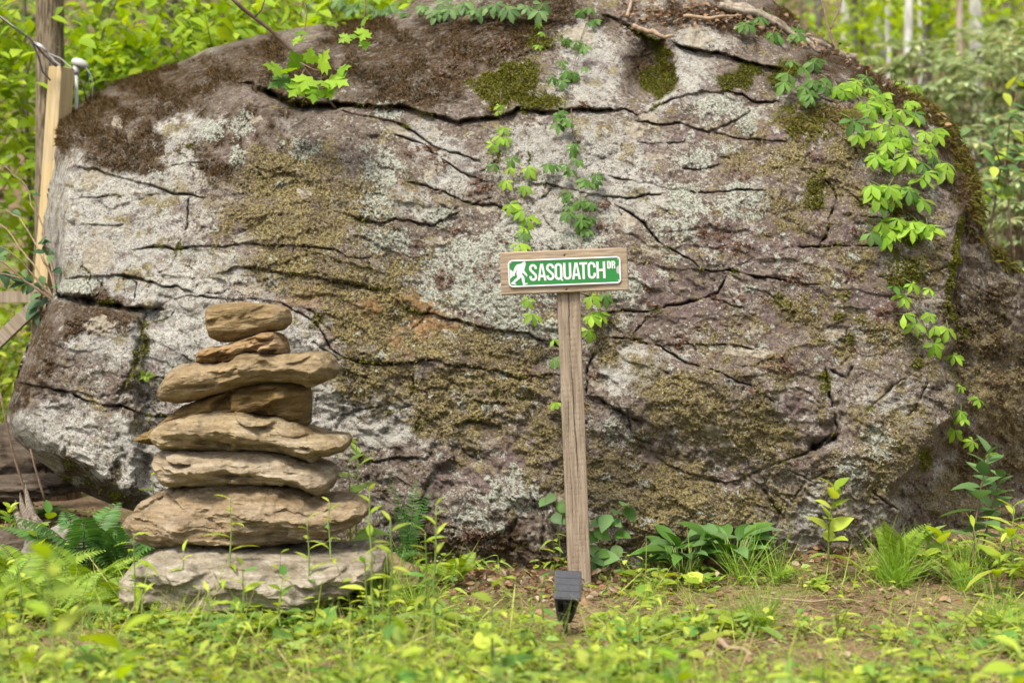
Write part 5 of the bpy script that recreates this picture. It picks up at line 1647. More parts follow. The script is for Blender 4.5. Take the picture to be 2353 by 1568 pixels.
def conduit():
    Yc = 7.18
    b = P(176, 420, Yc)
    o = empty('electric_conduit', b, 'white plastic conduit with a rounded weatherhead and loose wires by the timber post', 'conduit')
    wht = plain_mat('white_plastic', (0.42, 0.43, 0.42), .4, .4, .06, 20)
    mb = MB()
    mb.tube([P(176, 420, Yc) - b, P(176, 300, Yc) - b, P(176, 158, Yc) - b], .009, 10)
    mb.build('pipe', wht, o)
    mb = MB()
    # rounded hood leaning to the right over a short collar
    mb.tube(np.array([P(176, 172, Yc), P(176, 166, Yc), P(176, 152, Yc)]) - b, [.012, .017, .018], 14)
    c_ = P(184, 147, Yc) - b
    th, ph = np.meshgrid(np.linspace(0, 2 * np.pi, 19)[:-1], np.linspace(0, np.pi, 11), indexing='ij')
    sp = np.stack((np.cos(th) * np.sin(ph) * .044, np.sin(th) * np.sin(ph) * .034, np.cos(ph) * .028), -1).reshape(-1, 3)
    sp[:, 2] = np.maximum(sp[:, 2], -.016) - .25 * sp[:, 0]
    tr = []
    for a in range(18):
        for q in range(10):
            k0, k1 = a * 11 + q, ((a + 1) % 18) * 11 + q
            tr += [(k0, k0 + 1, k1 + 1), (k0, k1 + 1, k1)]
    mb.add(sp + c_, tr)
    mb.build('weatherhead', wht, o)
    for k, (pts, col) in enumerate((([(199, 156), (206, 172), (203, 195), (208, 222)], (0.03, 0.16, 0.09)), ([(201, 155), (216, 178), (222, 210), (220, 235)], (.015, .015, .015)), ([(196, 156), (200, 180), (192, 205), (198, 235)], (.02, .02, .02)), ([(198, 156), (212, 176), (213, 205), (212, 232)], (.25, .25, .24)), ([(176, 165), (186, 190), (196, 212), (200, 240)], (.02, .025, .05)))):
        mb = MB()
        mb.tube(np.array([P(u, v, Yc - .02) for u, v in pts]) - b, .0022, 6)
        mb.build('wire', plain_mat('wire_colour', col, .5, .3, .1, 20), o)


conduit()


def cables():
    Yc = 7.0
    b = P(130, 160, Yc)
    o = empty('overhead_cable', b, 'grey and black service cable running from the upper left to the timber post', 'cable')
    gry = plain_mat('cable_grey', (0.33, 0.33, 0.32), .5, .3, .1, 20)
    blk = plain_mat('cable_black', (0.03, 0.03, 0.035), .5, .3, .1, 20)
    for nm, pts, r, m in (('service_wire', [(-60, -10), (0, 38), (45, 72), (85, 103), (110, 122), (140, 135), (168, 160)], .0036, gry), ('black_wire', [(-60, -5), (20, 55), (70, 90), (100, 125), (130, 153)], .005, blk), ('black_loop', [(72, 92), (88, 130), (98, 165), (116, 185)], .0045, blk), ('tie_wire', [(108, 120), (125, 140), (140, 152)], .004, gry)):
        mb = MB()
        pts = np.array([P(u, v, Yc - .03) for u, v in pts]) - b
        tt = np.linspace(0, len(pts) - 1, len(pts) * 4)
        pts = np.stack([np.interp(tt, np.arange(len(pts)), pts[:, c]) for c in range(3)], 1)
        mb.tube(pts, r, 7)
        mb.build(nm, m, o)
    mb = MB()
    mb.tube(np.array([P(84, 100, Yc - .04), P(95, 108, Yc - .04), P(108, 119, Yc - .04)]) - b, [.008, .011, .006], 8)
    mb.build('clamp', plain_mat('clamp_metal', (0.5, 0.5, 0.5), .35, .5, .1, 30, Metallic=.6), o)
    mb = MB()
    mb.tube(np.array([P(140, 152, Yc + .03), P(141, 147, Yc + .03)]) - b, [.012, .009], 8)
    mb.build('insulator', blk, o)


cables()

rl = empty('wooden_railing', P(0, 1000, 7.0), 'grey weathered wooden railing with diagonal brace at the left edge', 'railing')
for nm, a, b_, w in (('top_rail', P(-160, 682, 7.0), P(84, 682, 7.0), .055), ('brace', P(-60, 838, 6.98), P(80, 704, 6.98), .062), ('railing_post', P(86, 1060, 7.04), P(86, 664, 7.04), .045)):
    q = beam(nm, a, b_, w, .04, 90, m_rail)
    q.parent = rl
    q.location = Vector(q.location) - rl.location

# ------------------------------------------------------------------ trees
def spray(mb_wood, mb_leaf, p0, p1, n, size, tp, g, droop=.35, spread=.28, mat=0, r=.006):
    """a twig from p0 to p1 with leaves in flat layers on both sides"""
    p0, p1 = np.array(p0, float), np.array(p1, float)
    L = np.linalg.norm(p1 - p0)
    tt = np.linspace(0, 1, 6)
    pts = p0 + (p1 - p0) * tt[:, None]
    pts[:, 2] -= .12 * L * (tt - .3) ** 2
    mb_wood.tube(pts, np.linspace(r, .0015, 6), 4, 0, False)
    t = g.uniform(.25, 1.0, n)
    q = p0 + (p1 - p0) * t[:, None]
    q[:, 2] -= .12 * L * (t - .3) ** 2
    q += g.normal(0, 1, (n, 3)) * np.array((spread, spread, spread * .45)) * (.3 + .7 * L)
    d = unit(unit(p1 - p0) * .5 + rand_dir(n, -.5, .1, g) + np.array((0, 0, -droop)))
    place(mb_leaf, tp, q, d, unit(np.array((0, -.25, 1)) + .5 * rand_dir(n, -1, 1, g)), size * g.uniform(.65, 1.2, n), g.uniform(.85, 1.1, n), mat)


def tree(name, label, x, y, h, r, bark, leaf_m, sprays, size, tp, seed, group=None, cat='tree', lean=0.0, crown_n=500, crown_r=2.0, leafn=46, spread=.28, droop=.35):
    """trunk with limbs, twigs in view (targets) and a loose crown above"""
    g = np.random.default_rng(seed)
    z0 = float(zg(x, y)) - .1
    o = empty(name, (x, y, z0), label, cat, group)
    tt = np.linspace(0, 1, 26)
    pts = np.stack((lean * h * tt + .05 * h * .1 * f2(tt * 3, tt * 0 + seed, 3, seed), .04 * f2(tt * 3, tt * 0 + seed + 5, 3, seed + 1), h * tt), 1)
    rad = r * (1 - .75 * tt) * (1 + .9 * np.exp(-tt * h / .25)) * (1 + .05 * f2(tt * 9, tt * 0, 2, seed))
    mw, mw2, ml = MB(), MB(), MB()
    mw.tube(pts, rad, 16)
    top = pts[-1]
    for k in range(5 if crown_n else 0):
        a = g.uniform(0, 6.28)
        s = g.uniform(.55, .95)
        p0 = pts[int(s * 25)]
        e = p0 + np.array((math.cos(a), math.sin(a), .5)) * crown_r * g.uniform(.6, 1)
        mw.tube(np.array([p0, (p0 + e) / 2 + (0, 0, .08 * h * .2), e]), [rad[int(s * 25)] * .6, rad[-1] * .8, rad[-1] * .3], 6)
    mw.build('trunk', bark, o)
    for tgt in sprays:
        tg = np.array(tgt) - np.array((x, y, z0))
        s = np.clip((tg[2] - g.uniform(.1, .5)) / h, .05, .98)
        p0 = np.array([np.interp(s, tt, pts[:, c]) for c in range(3)])
        st = p0 + (tg - p0) * .35 if np.linalg.norm(tg - p0) > 1.6 else p0
        if st is not p0:
            mw2.tube(np.array([p0, (p0 + st) / 2 + (0, 0, .03), st]), [.012, .010, .008], 5, 0, False)
        spray(mw2, ml, st, tg, leafn, size, tp, g, droop, spread)
    if crown_n:
        c = top + np.array((0, 0, .0))
        kk = 14
        cc = c + g.normal(0, 1, (kk, 3)) * np.array((crown_r * .55, crown_r * .55, crown_r * .45))
        q = cc[g.integers(0, kk, crown_n)] + g.normal(0, .35, (crown_n, 3)) * crown_r * .5
        place(ml, tp, q, rand_dir(crown_n, -.7, .3, g), unit(np.array((0, 0, 1.)) + .6 * rand_dir(crown_n, -1, 1, g)), size * g.uniform(.9, 1.6, crown_n))
    if mw2.v:
        mw2.build('twigs', m_twig, o)
    if ml.v:
        ml.build('crown', leaf_m, o)
    return o


m_bark_l = bark_mat('ridged_brown_bark', (0.070, 0.052, 0.034), (0.25, 0.205, 0.14), 75, 9)
m_bark_g = bark_mat('pale_grey_bark', (0.36, 0.35, 0.33), (0.60, 0.59, 0.56), 14, 5, .3)
m_bark_d = bark_mat('dark_bark', (0.06, 0.05, 0.04), (0.15, 0.125, 0.10), 40, 6, .2)
m_bark_t = bark_mat('tan_bark', (0.22, 0.165, 0.12), (0.38, 0.31, 0.25), 20, 6, .2)


def win(n, u0, u1, v0, v1, y0, y1, g):
    return [P(g.uniform(u0, u1), g.uniform(v0, v1), g.uniform(y0, y1)) for _ in range(n)]


G = np.random.default_rng(77)
bt = P(118, 300, 7.75)
tree('big_tree', 'thick straight brown-barked tree trunk at the upper left behind the timber post', bt[0], 7.75, 9, .092, m_bark_l, m_lime, [], .1, T_MAP, 3, None, 'tree', -.006, 700, 2.2)
for i, (lab, u, Y, hh, tg) in enumerate((
    ('lime-leaved maple sapling at the far left edge behind the railing', -40, 9.0, 4.2, win(22, -80, 70, -40, 480, 7.9, 9.2, G)),
    ('slim young maple growing just left of the thick trunk', 60, 9.6, 4.6, win(20, 0, 100, 60, 640, 8.4, 10, G)),
    ('young maple just right of the thick trunk with drooping lime sprays', 225, 9.2, 4.4, win(12, 165, 330, -40, 130, 8.5, 9.3, G) + win(7, 170, 260, 60, 200, 8.4, 9.2, G)),
    ('spreading maple over the left shoulder of the boulder', 520, 9.6, 4.8, win(24, 400, 700, -50, 95, 8.6, 9.6, G) + win(9, 330, 700, -30, 70, 7.4, 8.0, G) + win(6, 260, 420, 120, 190, 8.2, 8.8, G)),
    ('lime maple boughs above the upper middle edge of the boulder', 800, 9.8, 4.9, win(24, 640, 960, -60, 55, 8.8, 9.8, G) + win(8, 560, 900, -50, 45, 7.3, 7.9, G)),
)):
    p = P(u, 500, Y)
    tree('maple_sapling', lab, p[0], Y, hh, .022, m_bark_d, m_lime, tg, .105, T_OVC, 50 + i, 'young maples behind the boulder', 'tree', 0, 160, .9, 32)

# low brush at the left below the railing
for i, (lab, u, v0, v1, Y) in enumerate((('yellowish brush below the railing at the left edge', -20, 720, 900, 8.6), ('low leafy brush behind the left foot of the boulder', 40, 800, 980, 9.4), ('small leafy brush under the rail brace', -60, 600, 800, 9.8))):
    p = P(u, 900, Y)
    tree('leafy_bush', lab, p[0], Y, 1.1, .012, m_bark_d, m_weed, win(15, u - 60, u + 90, v0, v1, Y - .5, Y + .5, G), .065, T_OVC, 60 + i, 'brush at the left edge', 'bush', 0, 0, leafn=60)

# pale trunks on the slope to the right
trunks = [(2046, 19, .050, m_bark_g, 'thin pale trunk, leftmost of the bright trunks at the upper right'), (2078, 17, .065, m_bark_g, 'pale mottled trunk beside the leftmost bright trunk'), (2113, 19, .042, m_bark_g, 'thin straight pale trunk in the middle of the bright trunks'), (2141, 18, .060, m_bark_d, 'dark-stained mottled trunk in front of the dark hollow'), (2200, 17, .052, m_bark_t, 'slim tan trunk left of the widest grey trunk'), (2232, 18, .105, m_bark_g, 'widest grey trunk at the upper right, leaning slightly'), (1960, 21, .06, m_bark_d, 'shaded grey trunk behind the forked twig'), (1990, 24, .11, m_bark_d, 'blurred dim trunk deep in the wood right of the boulder'), (1880, 24, .09, m_bark_d, 'far dim trunk above the dead limbs'), (1935, 26, .08, m_bark_g, 'far grey trunk between the dim trunks'), (2010, 27, .14, m_bark_g, 'far broad grey trunk left of the bright trunks'), (2310, 25, .08, m_bark_d, 'far thin dark trunk near the right edge'), (395, 17, .09, m_bark_d, 'dim trunk in the olive thicket at the upper left'), (700, 22, .10, m_bark_g, 'faint grey trunk behind the maple boughs')]
for i, (u, Y, r, bk, lab) in enumerate(trunks):
    Y, r = (Y * .76, r * .76) if Y < 20 else (Y * .85, r * .85)
    p = P(u, 100, Y)
    tree('forest_tree', lab, p[0], Y, 11 + (i % 4), r, bk, m_lime, win(2, u - 60, u + 60, -30, 110, Y + .4, Y + 1.2, G), .12, T_OVC, 100 + i, 'forest trees on the slope', 'tree', (.02 if u > 2220 and u < 2240 else .004 * ((i % 3) - 1)), 260, 1.6, 40, .35)
for i in range(5):
    u, Y = (1840, 1980, 2060, 2180, 2330)[i], 16.5 + i * .6
    p = P(u, 100, Y)
    tree('understory_sapling', ('lime sapling behind the dead limbs', 'lime sapling between the far trunks', 'lime sapling below the pale trunks', 'lime sapling before the dark hollow', 'lime sapling at the upper right corner')[i], p[0], Y, 4.5, .02, m_bark_d, m_lime, win(7, u - 80, u + 80, -30, 150, Y - .6, Y + .6, G), .11, T_OVC, 140 + i, 'understory saplings on the slope', 'tree', 0, 80, .8, 34, .3)


def rhodo(label, u, v, Y, rx, rz, n, seed, leaf_m=m_rhodo, group='rhododendrons right of the boulder', size=.11):
    """evergreen shrub: many bent stems, leaves in whorls at their tips"""
    g = np.random.default_rng(seed)
    c = P(u, v, Y)
    z0 = float(zg(c[0], Y)) - .05
    o = empty('rhododendron', (c[0], Y, z0), label, 'shrub', group)
    cz = c[2] - z0
    mw, ml = MB(), MB()
    for k in range(n):
        e = unit(g.normal(0, 1, 3)) * g.uniform(.55, 1.0) ** .5 * np.array((rx, rx * .8, rz))
        tip = np.array((0, 0, cz)) + e
        tip[2] = max(tip[2], .08)
        if k % 4 == 0:
            mw.tube(np.array([(0, 0, 0), (e[0] * .4, e[1] * .4, max(tip[2] * .5, .05)), tip]), [.014, .009, .004], 5, 0, False)
        m_ = 9
        a = np.arange(m_) / m_ * 6.283 + g.uniform(0, 6)
        d = unit(np.stack((np.cos(a), np.sin(a), g.uniform(-.45, .25, m_)), 1) + unit(e) * .35)
        place(ml, T_LAN, np.repeat(tip[None], m_, 0), d, unit(np.array((0, 0, 1.)) + .3 * rand_dir(m_, -1, 1, g)), size * g.uniform(.8, 1.2, m_), 1.5)
    mw.build('stems', m_twig, o)
    ml.build('foliage', leaf_m, o)


for i, (u, v, Y, rx, rz, n, lab) in enumerate(((2230, 250, 12.0, .9, .7, 110, 'pale rhododendron just beyond the shaggy right shoulder of the boulder'), (2330, 330, 11.0, .8, .8, 110, 'pale rhododendron at the right edge in mid height'), (2290, 480, 10.0, .8, .7, 110, 'pale rhododendron low behind the right flank'), (2380, 200, 12.5, .9, .8, 110, 'rhododendron at the right edge below the widest trunk'), (2150, 215, 11.5, .8, .4, 80, 'rhododendron under the pale trunks'), (2360, 560, 9.4, .6, .5, 80, 'light rhododendron clump low at the right edge'), (2320, 70, 15, .9, .7, 90, 'shaded rhododendron right of the widest trunk'), (2010, 200, 12, .9, .4, 80, 'rhododendron behind the upper right moss edge'), (2400, 420, 11.5, .8, .8, 90, 'rhododendron cut by the right picture edge'))):
    rhodo(lab, u, v, Y, rx, rz, n, 200 + i)
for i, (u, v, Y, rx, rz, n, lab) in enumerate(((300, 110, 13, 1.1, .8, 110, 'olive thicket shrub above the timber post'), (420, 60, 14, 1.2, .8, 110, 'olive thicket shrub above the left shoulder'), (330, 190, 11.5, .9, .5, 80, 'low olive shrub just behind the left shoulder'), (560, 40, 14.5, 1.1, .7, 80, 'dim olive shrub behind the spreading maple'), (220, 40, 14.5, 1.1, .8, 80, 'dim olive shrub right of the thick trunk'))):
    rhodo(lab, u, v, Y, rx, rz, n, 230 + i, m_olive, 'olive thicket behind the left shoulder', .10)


def woodland():
    g = np.random.default_rng(6)
    mb = MB()
    n = 38000
    y = 14 + 34 * g.random(n) ** .8
    x = (g.random(n) * 2 - 1) * (y * .68 + 3)
    z = zg(x, y) + 1.7 * g.random(n) ** 2 * (.4 + .6 * (f2(x * .5, y * .5, 3, 5) > 0))
    place(mb, T_DIA, np.stack((x, y, z), 1), rand_dir(n, -.6, .3, g), unit(np.array((0, -.3, 1.)) + .6 * rand_dir(n, -1, 1, g)), g.uniform(.12, .30, n))
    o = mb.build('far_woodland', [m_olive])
    tag(o, 'dim green undergrowth of the wooded slope behind everything', 'woodland', kind='stuff')
    mb = MB()
    n = 17000
    y = 9 + 26 * g.random(n) ** 1.4
    x = (g.random(n) * 2 - 1) * (y * .68 + 3)
    z = zg(x, y) + 1.8 * g.random(n) ** 2
    k = f2(x * .6, y * .6, 3, 15) > .1
    place(mb, T_DIA, np.stack((x, y, z), 1)[k], rand_dir(k.sum(), -.6, .3, g), unit(np.array((0, -.3, 1.)) + .6 * rand_dir(k.sum(), -1, 1, g)), g.uniform(.08, .18, k.sum()))
    o = mb.build('woodland_herbs', [m_weed2])
    tag(o, 'lighter green herbs scattered over the wooded slope', 'undergrowth', kind='stuff')


woodland()
# ------------------------------------------------------------------ ground plants
def on_rock_foot(x, y):
    """true where the boulder or the stacked stones stand"""
    u = UC + x / y * F
    foot = 5.70 + .35 * np.clip((1050 - u) / 1050, 0, 1) ** 2 + .25 * np.clip((u - 1700) / 700, 0, 1) ** 2
    return ((y > foot - .12) & (u > 330) & (u < 2500)) | ((u > 300) & (u < 880) & (y > 4.66) & (y < 5.3)) | ((np.abs(u - 1331) < 40) & (np.abs(y - 5.25) < .05))


def cover_density(x, y):
    u, v = UC + x / y * F, VC + CZ / y * F
    d = .42 + .75 * f2(x * 2.3, y * 2.3, 3, 301)
    d += .35 * smooth(1300, 700, u) + .25 * smooth(1430, 1520, v)
    for cu, cv, ru, rv, k in ((1700, 1330, 330, 38, .5), (2000, 1385, 260, 34, .55), (2080, 1420, 180, 30, .7), (1220, 1338, 80, 22, 1.5), (1480, 1400, 70, 20, .6), (1700, 1470, 180, 26, .8), (2200, 1370, 150, 26, .9), (1900, 1500, 160, 25, .8), (420, 1400, 120, 16, .5), (1960, 1300, 150, 22, 1.0), (1304, 1455, 50, 50, 1.4), (1330, 1360, 60, 25, .6), (590, 1385, 260, 30, .35)):
        d -= k * np.exp(-((u - cu) / ru) ** 2 - ((v - cv) / rv) ** 2)
    return np.clip(d, 0, 1.2)


def scatter(n, g, y0=1.9, y1=6.0, dens=True):
    y = y0 + (y1 - y0) * g.random(n)
    x = (g.random(n) * 2 - 1) * (y * .37 + .35)
    k = ~on_rock_foot(x, y)
    if dens:
        k &= g.random(n) < cover_density(x, y)
    x, y = x[k], y[k]
    return np.stack((x, y, zg(x, y)), 1)


def ground_cover():
    g = np.random.default_rng(21)
    # low rosettes and trailing leaves
    mb = MB()
    p = scatter(10500, g)
    for k in range(6):
        n = len(p)
        a = g.uniform(0, 6.283, n)
        h = g.uniform(.008, .060, n) * (.5 + .6 * g.random(n))
        off = np.stack((np.cos(a), np.sin(a), np.zeros(n)), 1) * g.uniform(.004, .035, (n, 1))
        d = unit(np.stack((np.cos(a), np.sin(a), g.uniform(-.2, .55, n)), 1))
        tp = (T_OVC, T_RND, T_OVC, T_LAN, T_RND, T_OVC)[k]
        keep = g.random(n) < .8
        q = p + off
        q[:, 2] += h
        cls = f2(p[:, 0] * 3.1, p[:, 1] * 3.1, 2, 311)
        sz = (.012 + .046 * g.random(n) ** 2.2) * (1 + .6 * np.clip(cls, -.8, 1)) * (1.5 if tp is T_LAN else 1)
        place(mb, tp, q[keep], d[keep], unit(np.array((0, -.1, 1.)) + .45 * rand_dir(keep.sum(), -1, 1, g)), sz[keep], mat=(0 if k % 3 else 1))
    o = mb.build('ground_cover', [m_weed, m_weed2])
    tag(o, 'bright green carpet of low leafy weeds over the foreground', 'weeds', kind='stuff')
    # upright weedlings in drifts: stem and stacked leaves
    mb = MB()
    p = scatter(2600, g)
    p = p[f2(p[:, 0] * 1.9 + 4, p[:, 1] * 1.9, 3, 312) + .25 * g.normal(0, 1, len(p)) > .0]
    for i in range(len(p)):
        b = p[i]
        h = .05 + .19 * g.random() ** 2
        if UC + b[0] / b[1] * F > 1400 and b[1] > 4.0:
            h *= .6
        ln = g.normal(0, .3, 2)
        top = b + np.array((ln[0] * h, ln[1] * h, h))
        mb.tube(np.array([b, (b + top) / 2 + (0, 0, .01), top]), [.0014, .0012, .0009], 3, 1, False)
        m_ = int(g.integers(4, 10))
        t = np.linspace(.2, 1, m_)
        a = np.arange(m_) * 2.4 + g.uniform(0, 6)
        q = b + (top - b) * t[:, None]
        d = unit(np.stack((np.cos(a), np.sin(a), g.uniform(-.3, .8, m_)), 1))
        k = (0, 1, 1, 2, 0)[i % 5]
        place(mb, (T_OVC, T_LAN, T_LAN2)[k], q, d, unit(np.array((0, -.1, 1.)) + .3 * rand_dir(m_, -1, 1, g)), g.uniform(.025, .060, m_) * (1.15 - .5 * t) * (1, 1.6, 1.5)[k], mat=(0 if i % 4 else 2))
    o = mb.build('weedlings', [m_weed, m_stem, m_weed2])
    tag(o, 'countless small upright weed shoots rising out of the carpet', 'weeds', kind='stuff')
    # loose grass
    mb = MB()
    p = scatter(13000, g)
    n = len(p)
    for tp in T_BLD:
        k = g.random(n) < .5
        q = p[k] + g.normal(0, .02, (k.sum(), 3)) * (1, 1, 0)
        place(mb, tp, q, unit(rand_dir(k.sum(), .5, .95, g)), rand_dir(k.sum(), -.1, .1, g), (.04 + .15 * g.random(k.sum()) ** 1.6), g.uniform(.6, 1.1, k.sum()))
    q = scatter(16000, g, 3.4, 6.0, False)
    place(mb, T_BLD[1], q, unit(rand_dir(len(q), .2, .9, g)), rand_dir(len(q), -.1, .1, g), g.uniform(.02, .07, len(q)), 1.1)
    o = mb.build('loose_grass', m_grass)
    tag(o, 'thin loose grass blades scattered through the weeds', 'grass', kind='stuff')
    # litter
    mb = MB()
    y = 1.9 + 5.2 * g.random(15000)
    x = (g.random(15000) * 2 - 1) * (y * .40 + .4)
    q = np.stack((x, y, zg(x, y) + g.uniform(.002, .022, len(x))), 1)
    place(mb, T_OVC, q, unit(rand_dir(len(x), -.25, .3, g)), unit(np.array((0, 0, 1.)) + .7 * rand_dir(len(x), -1, 1, g)), g.uniform(.010, .036, len(x)), g.uniform(.3, 1.2, len(x)))
    # drifts of litter at the foot of the boulder and on its top right ledge
    for cu, cv, Yc, su, sy, n in ((1220, 1335, 5.2, .22, .12, 420), (1950, 1300, 5.5, .35, .12, 350), (120, 1120, 6.2, .45, .25, 800), (40, 1170, 6.0, .3, .2, 300)):
        c = P(cu, cv, Yc)
        x, y = c[0] + g.normal(0, su, n), Yc + g.normal(0, sy, n)
        q = np.stack((x, y, zg(x, y) + g.uniform(.003, .05, n)), 1)
        place(mb, T_OVC, q, rand_dir(n, -.5, .5, g), rand_dir(n, -.2, 1, g), g.uniform(.018, .045, n), g.uniform(.5, 1.2, n))
    o = mb.build('leaf_litter', m_dead)
    tag(o, 'brown dead leaves strewn over the ground', 'leaf litter', kind='stuff')
    mb = MB()
    w = np.exp(-((bv - np.interp(bu, [1400, 1560, 1700, 1900, 2100, 2200], [45, 40, 45, 110, 220, 320])) / 22) ** 2) * ((bu > 1420) & (bu < 2200))
    k = sample(w, 750, g)
    place(mb, T_OVC, BX[k] + bN[k] * g.uniform(.003, .03, (len(k), 1)), rand_dir(len(k), -.6, .4, g), unit(bN[k] + .8 * rand_dir(len(k), -1, 1, g)), g.uniform(.014, .040, len(k)), g.uniform(.4, 1.1, len(k)))
    tag(mb.build('caught_litter', m_dead, boulder), kind='stuff')


ground_cover()

ME = {}


def lmesh(key, tp, mat):
    k = key
    if k not in ME:
        ME[k] = tpl_mesh(key, tp, mat)
    return ME[k]


def gbase(u, v, Y=None):
    """ground point seen in direction (u, v), or at depth Y below it"""
    if Y is None:
        Y = CZ * F / max(v - VC, 60)
    x = (u - UC) / F * Y
    return np.array((x, Y, float(zg(x, Y))))


def herb(label, u, vtop, Y, nleaf, leaf, size, seed, lean=0.0, name='weed_stalk', group=None, tp=None, opp=False, lo=.18, wid=1.0, cat='plant', droop=0.0, stem_m=None):
    """single stalk; height follows from its tip"""
    g = np.random.default_rng(seed)
    b = gbase(u - lean, 0, Y)
    tip = P(u, vtop, Y) - b
    o = empty(name, b, label, cat, group)
    tt = np.linspace(0, 1, 12)
    bow = .06 * tip[2]
    pts = np.stack((tip[0] * tt ** 1.3 + bow * .4 * f2(tt * 2, tt * 0 + seed, 2, seed), .04 * g.normal() * tt, tip[2] * tt), 1)
    mb = MB()
    mb.tube(pts, np.linspace(.0034, .0012, 12) * (1 + tip[2]), 6)
    mb.build('stem', stem_m or m_stem, o)
    me = lmesh(*leaf)
    k = 0
    for i in range(nleaf):
        t = lo + (1 - lo) * (i / max(1, nleaf - 1)) ** .9
        p = np.array([np.interp(t, tt, pts[:, c]) for c in range(3)])
        for s in ((0, 1) if opp else (0,)):
            a = (i * (1.57 if opp else 2.4)) + s * math.pi + g.uniform(-.5, .5)
            up_ = .15 + .75 * t ** 2 - droop + g.normal(0, .26)
            d = (math.cos(a), math.sin(a) * .8, up_)
            leaf_obj(o, me, p, d, (g.normal(0, .25), -.15 + g.normal(0, .2), 1), size * g.uniform(.7, 1.2) * (1.1 - .45 * t ** 2), wid * g.uniform(.9, 1.1))
    return o


L_LAN, L_LAN2 = ('lance_leaf', T_LAN, m_weed), ('lance_leaf_lime', T_LAN2, m_lime)
L_OV, L_OVM = ('ovate_leaf', T_OV, m_weed), ('ovate_leaf_mid', T_OV, m_weed2)
L_DK = ('ovate_leaf_dark', T_OV, m_dark)
L_MID = ('ovate_leaf_green', T_OV, m_mid)
WG = 'tall weeds in front of the stones'
herb('slender lance-leaved weed standing in front of the largest slab', 527, 1148, 4.55, 8, L_LAN, .085, 1, -4, group=WG)
herb('lance-leaved weed in front of the right end of the largest slab', 706, 1195, 4.5, 9, L_LAN, .075, 2, 0, group=WG)
herb('taller lance-leaved weed right of the stack, against the boulder', 752, 1158, 4.6, 10, L_LAN, .075, 3, -4, group=WG)
herb('weed with an upright yellow tip left of the base rock', 312, 1228, 4.5, 9, L_LAN2, .085, 4, 2, group=WG)
herb('weed with paired leaves over the left end of the base rock', 425, 1262, 4.5, 7, L_LAN, .08, 5, 0, group=WG)
herb('blurred yellow-tipped weed right of the stack', 856, 1130, 4.15, 11, L_LAN, .080, 6, 4, group=WG)
herb('tall blurred weed in the gap between stack and post', 1003, 1160, 4.1, 12, L_LAN, .075, 7, 6, group=WG)
herb('leafy weed beside the tall blurred one', 975, 1215, 4.3, 10, L_LAN, .085, 8, 0, group=WG)
herb('arching weed at the right end of the base rock', 905, 1192, 4.0, 10, L_LAN, .09, 9, 10, group=WG)
herb('pale stalk in the weeds left of the solar light', 1245, 1330, 4.3, 6, L_LAN, .07, 10, 0, group=WG)
herb('broad blurred leaf stalk left of the solar light', 1130, 1345, 3.7, 6, L_OV, .10, 11, 0, group=WG)
herb('yellow-green sprig in front of the base rock', 560, 1295, 4.3, 7, L_OV, .07, 12, 0, group=WG)
herb('leafy sprig over the middle of the base rock', 640, 1330, 4.35, 7, L_OV, .075, 13, 0, group=WG)
# near, strongly blurred plants at the left
NG = 'large blurred plants close to the camera'
herb('large blurred pale-leaved plant at the lower left corner', 110, 1290, 2.5, 8, ('broad_leaf', T_BRD, m_weed), .095, 14, 0, group=NG, lo=.5)
herb('large blurred yellow-green plant at the left edge', 15, 1380, 2.4, 7, ('broad_leaf_lime', T_BRD, m_lime), .09, 15, 0, group=NG, lo=.5)
herb('blurred drooping blue-green leaves low at the left', 185, 1420, 2.6, 6, ('broad_leaf_blue', T_BRD2, m_weed2), .095, 16, 0, group=NG, lo=.5)
herb('blurred lime sprig with broad leaves low at the left', 265, 1465, 2.8, 6, ('broad_leaf_lime', T_BRD, m_lime), .10, 17, 0, group=NG, lo=.5)
herb('blurred plant at the bottom right of the solar light', 1560, 1490, 3.0, 6, ('broad_leaf_lime', T_BRD, m_lime), .08, 18, 0, group=NG, lo=.5)
herb('blurred broad plant at the bottom right', 2330, 1490, 2.9, 7, ('broad_leaf', T_BRD, m_weed), .09, 19, 0, group=NG, lo=.5)
herb('blurred leafy plant at the bottom middle', 1400, 1500, 3.0, 7, ('broad_leaf', T_BRD, m_weed), .08, 20, 0, group=NG, lo=.4)
herb('blurred pale plant left of the bottom middle', 880, 1470, 2.9, 7, ('broad_leaf', T_BRD, m_weed), .085, 21, 0, group=NG, lo=.4)
# right side plants against the boulder
RG = 'plants along the right foot of the boulder'
herb('light green seedling with paired oval leaves against the lower right block', 1905, 1118, 5.2, 7, L_OV, .10, 22, 5, 'seedling', RG, opp=True, lo=.3)
herb('tall woody sapling with broad pointed leaves at the right edge', 2278, 1042, 5.25, 8, ('ovate_leaf_cool', T_OV, m_fringe), .125, 23, 45, 'sapling', RG, opp=True, lo=.3, cat='sapling', stem_m=m_twig)
herb('side shoot of the tall sapling with large leaves', 2310, 1100, 5.3, 6, ('ovate_leaf_cool', T_OV, m_fringe), .12, 24, 60, 'sapling', RG, opp=True, lo=.45, cat='sapling', stem_m=m_twig)
herb('bushy lime seedling between grass tuft and sapling', 2165, 1235, 5.1, 5, L_OV, .11, 25, 0, 'seedling', RG, opp=True, lo=.45, droop=.2)
herb('seedling with pointed upright leaf right of the grass tuft', 2120, 1225, 5.2, 5, L_OVM, .105, 26, 0, 'seedling', RG, opp=True, lo=.4)
herb('narrow-leaved weed stalk at the right picture edge', 2335, 1165, 4.95, 14, L_LAN, .13, 27, 8, 'weed_stalk', RG)
herb('second narrow-leaved weed stalk near the right edge', 2290, 1240, 4.9, 12, L_LAN, .13, 28, 0, 'weed_stalk', RG)
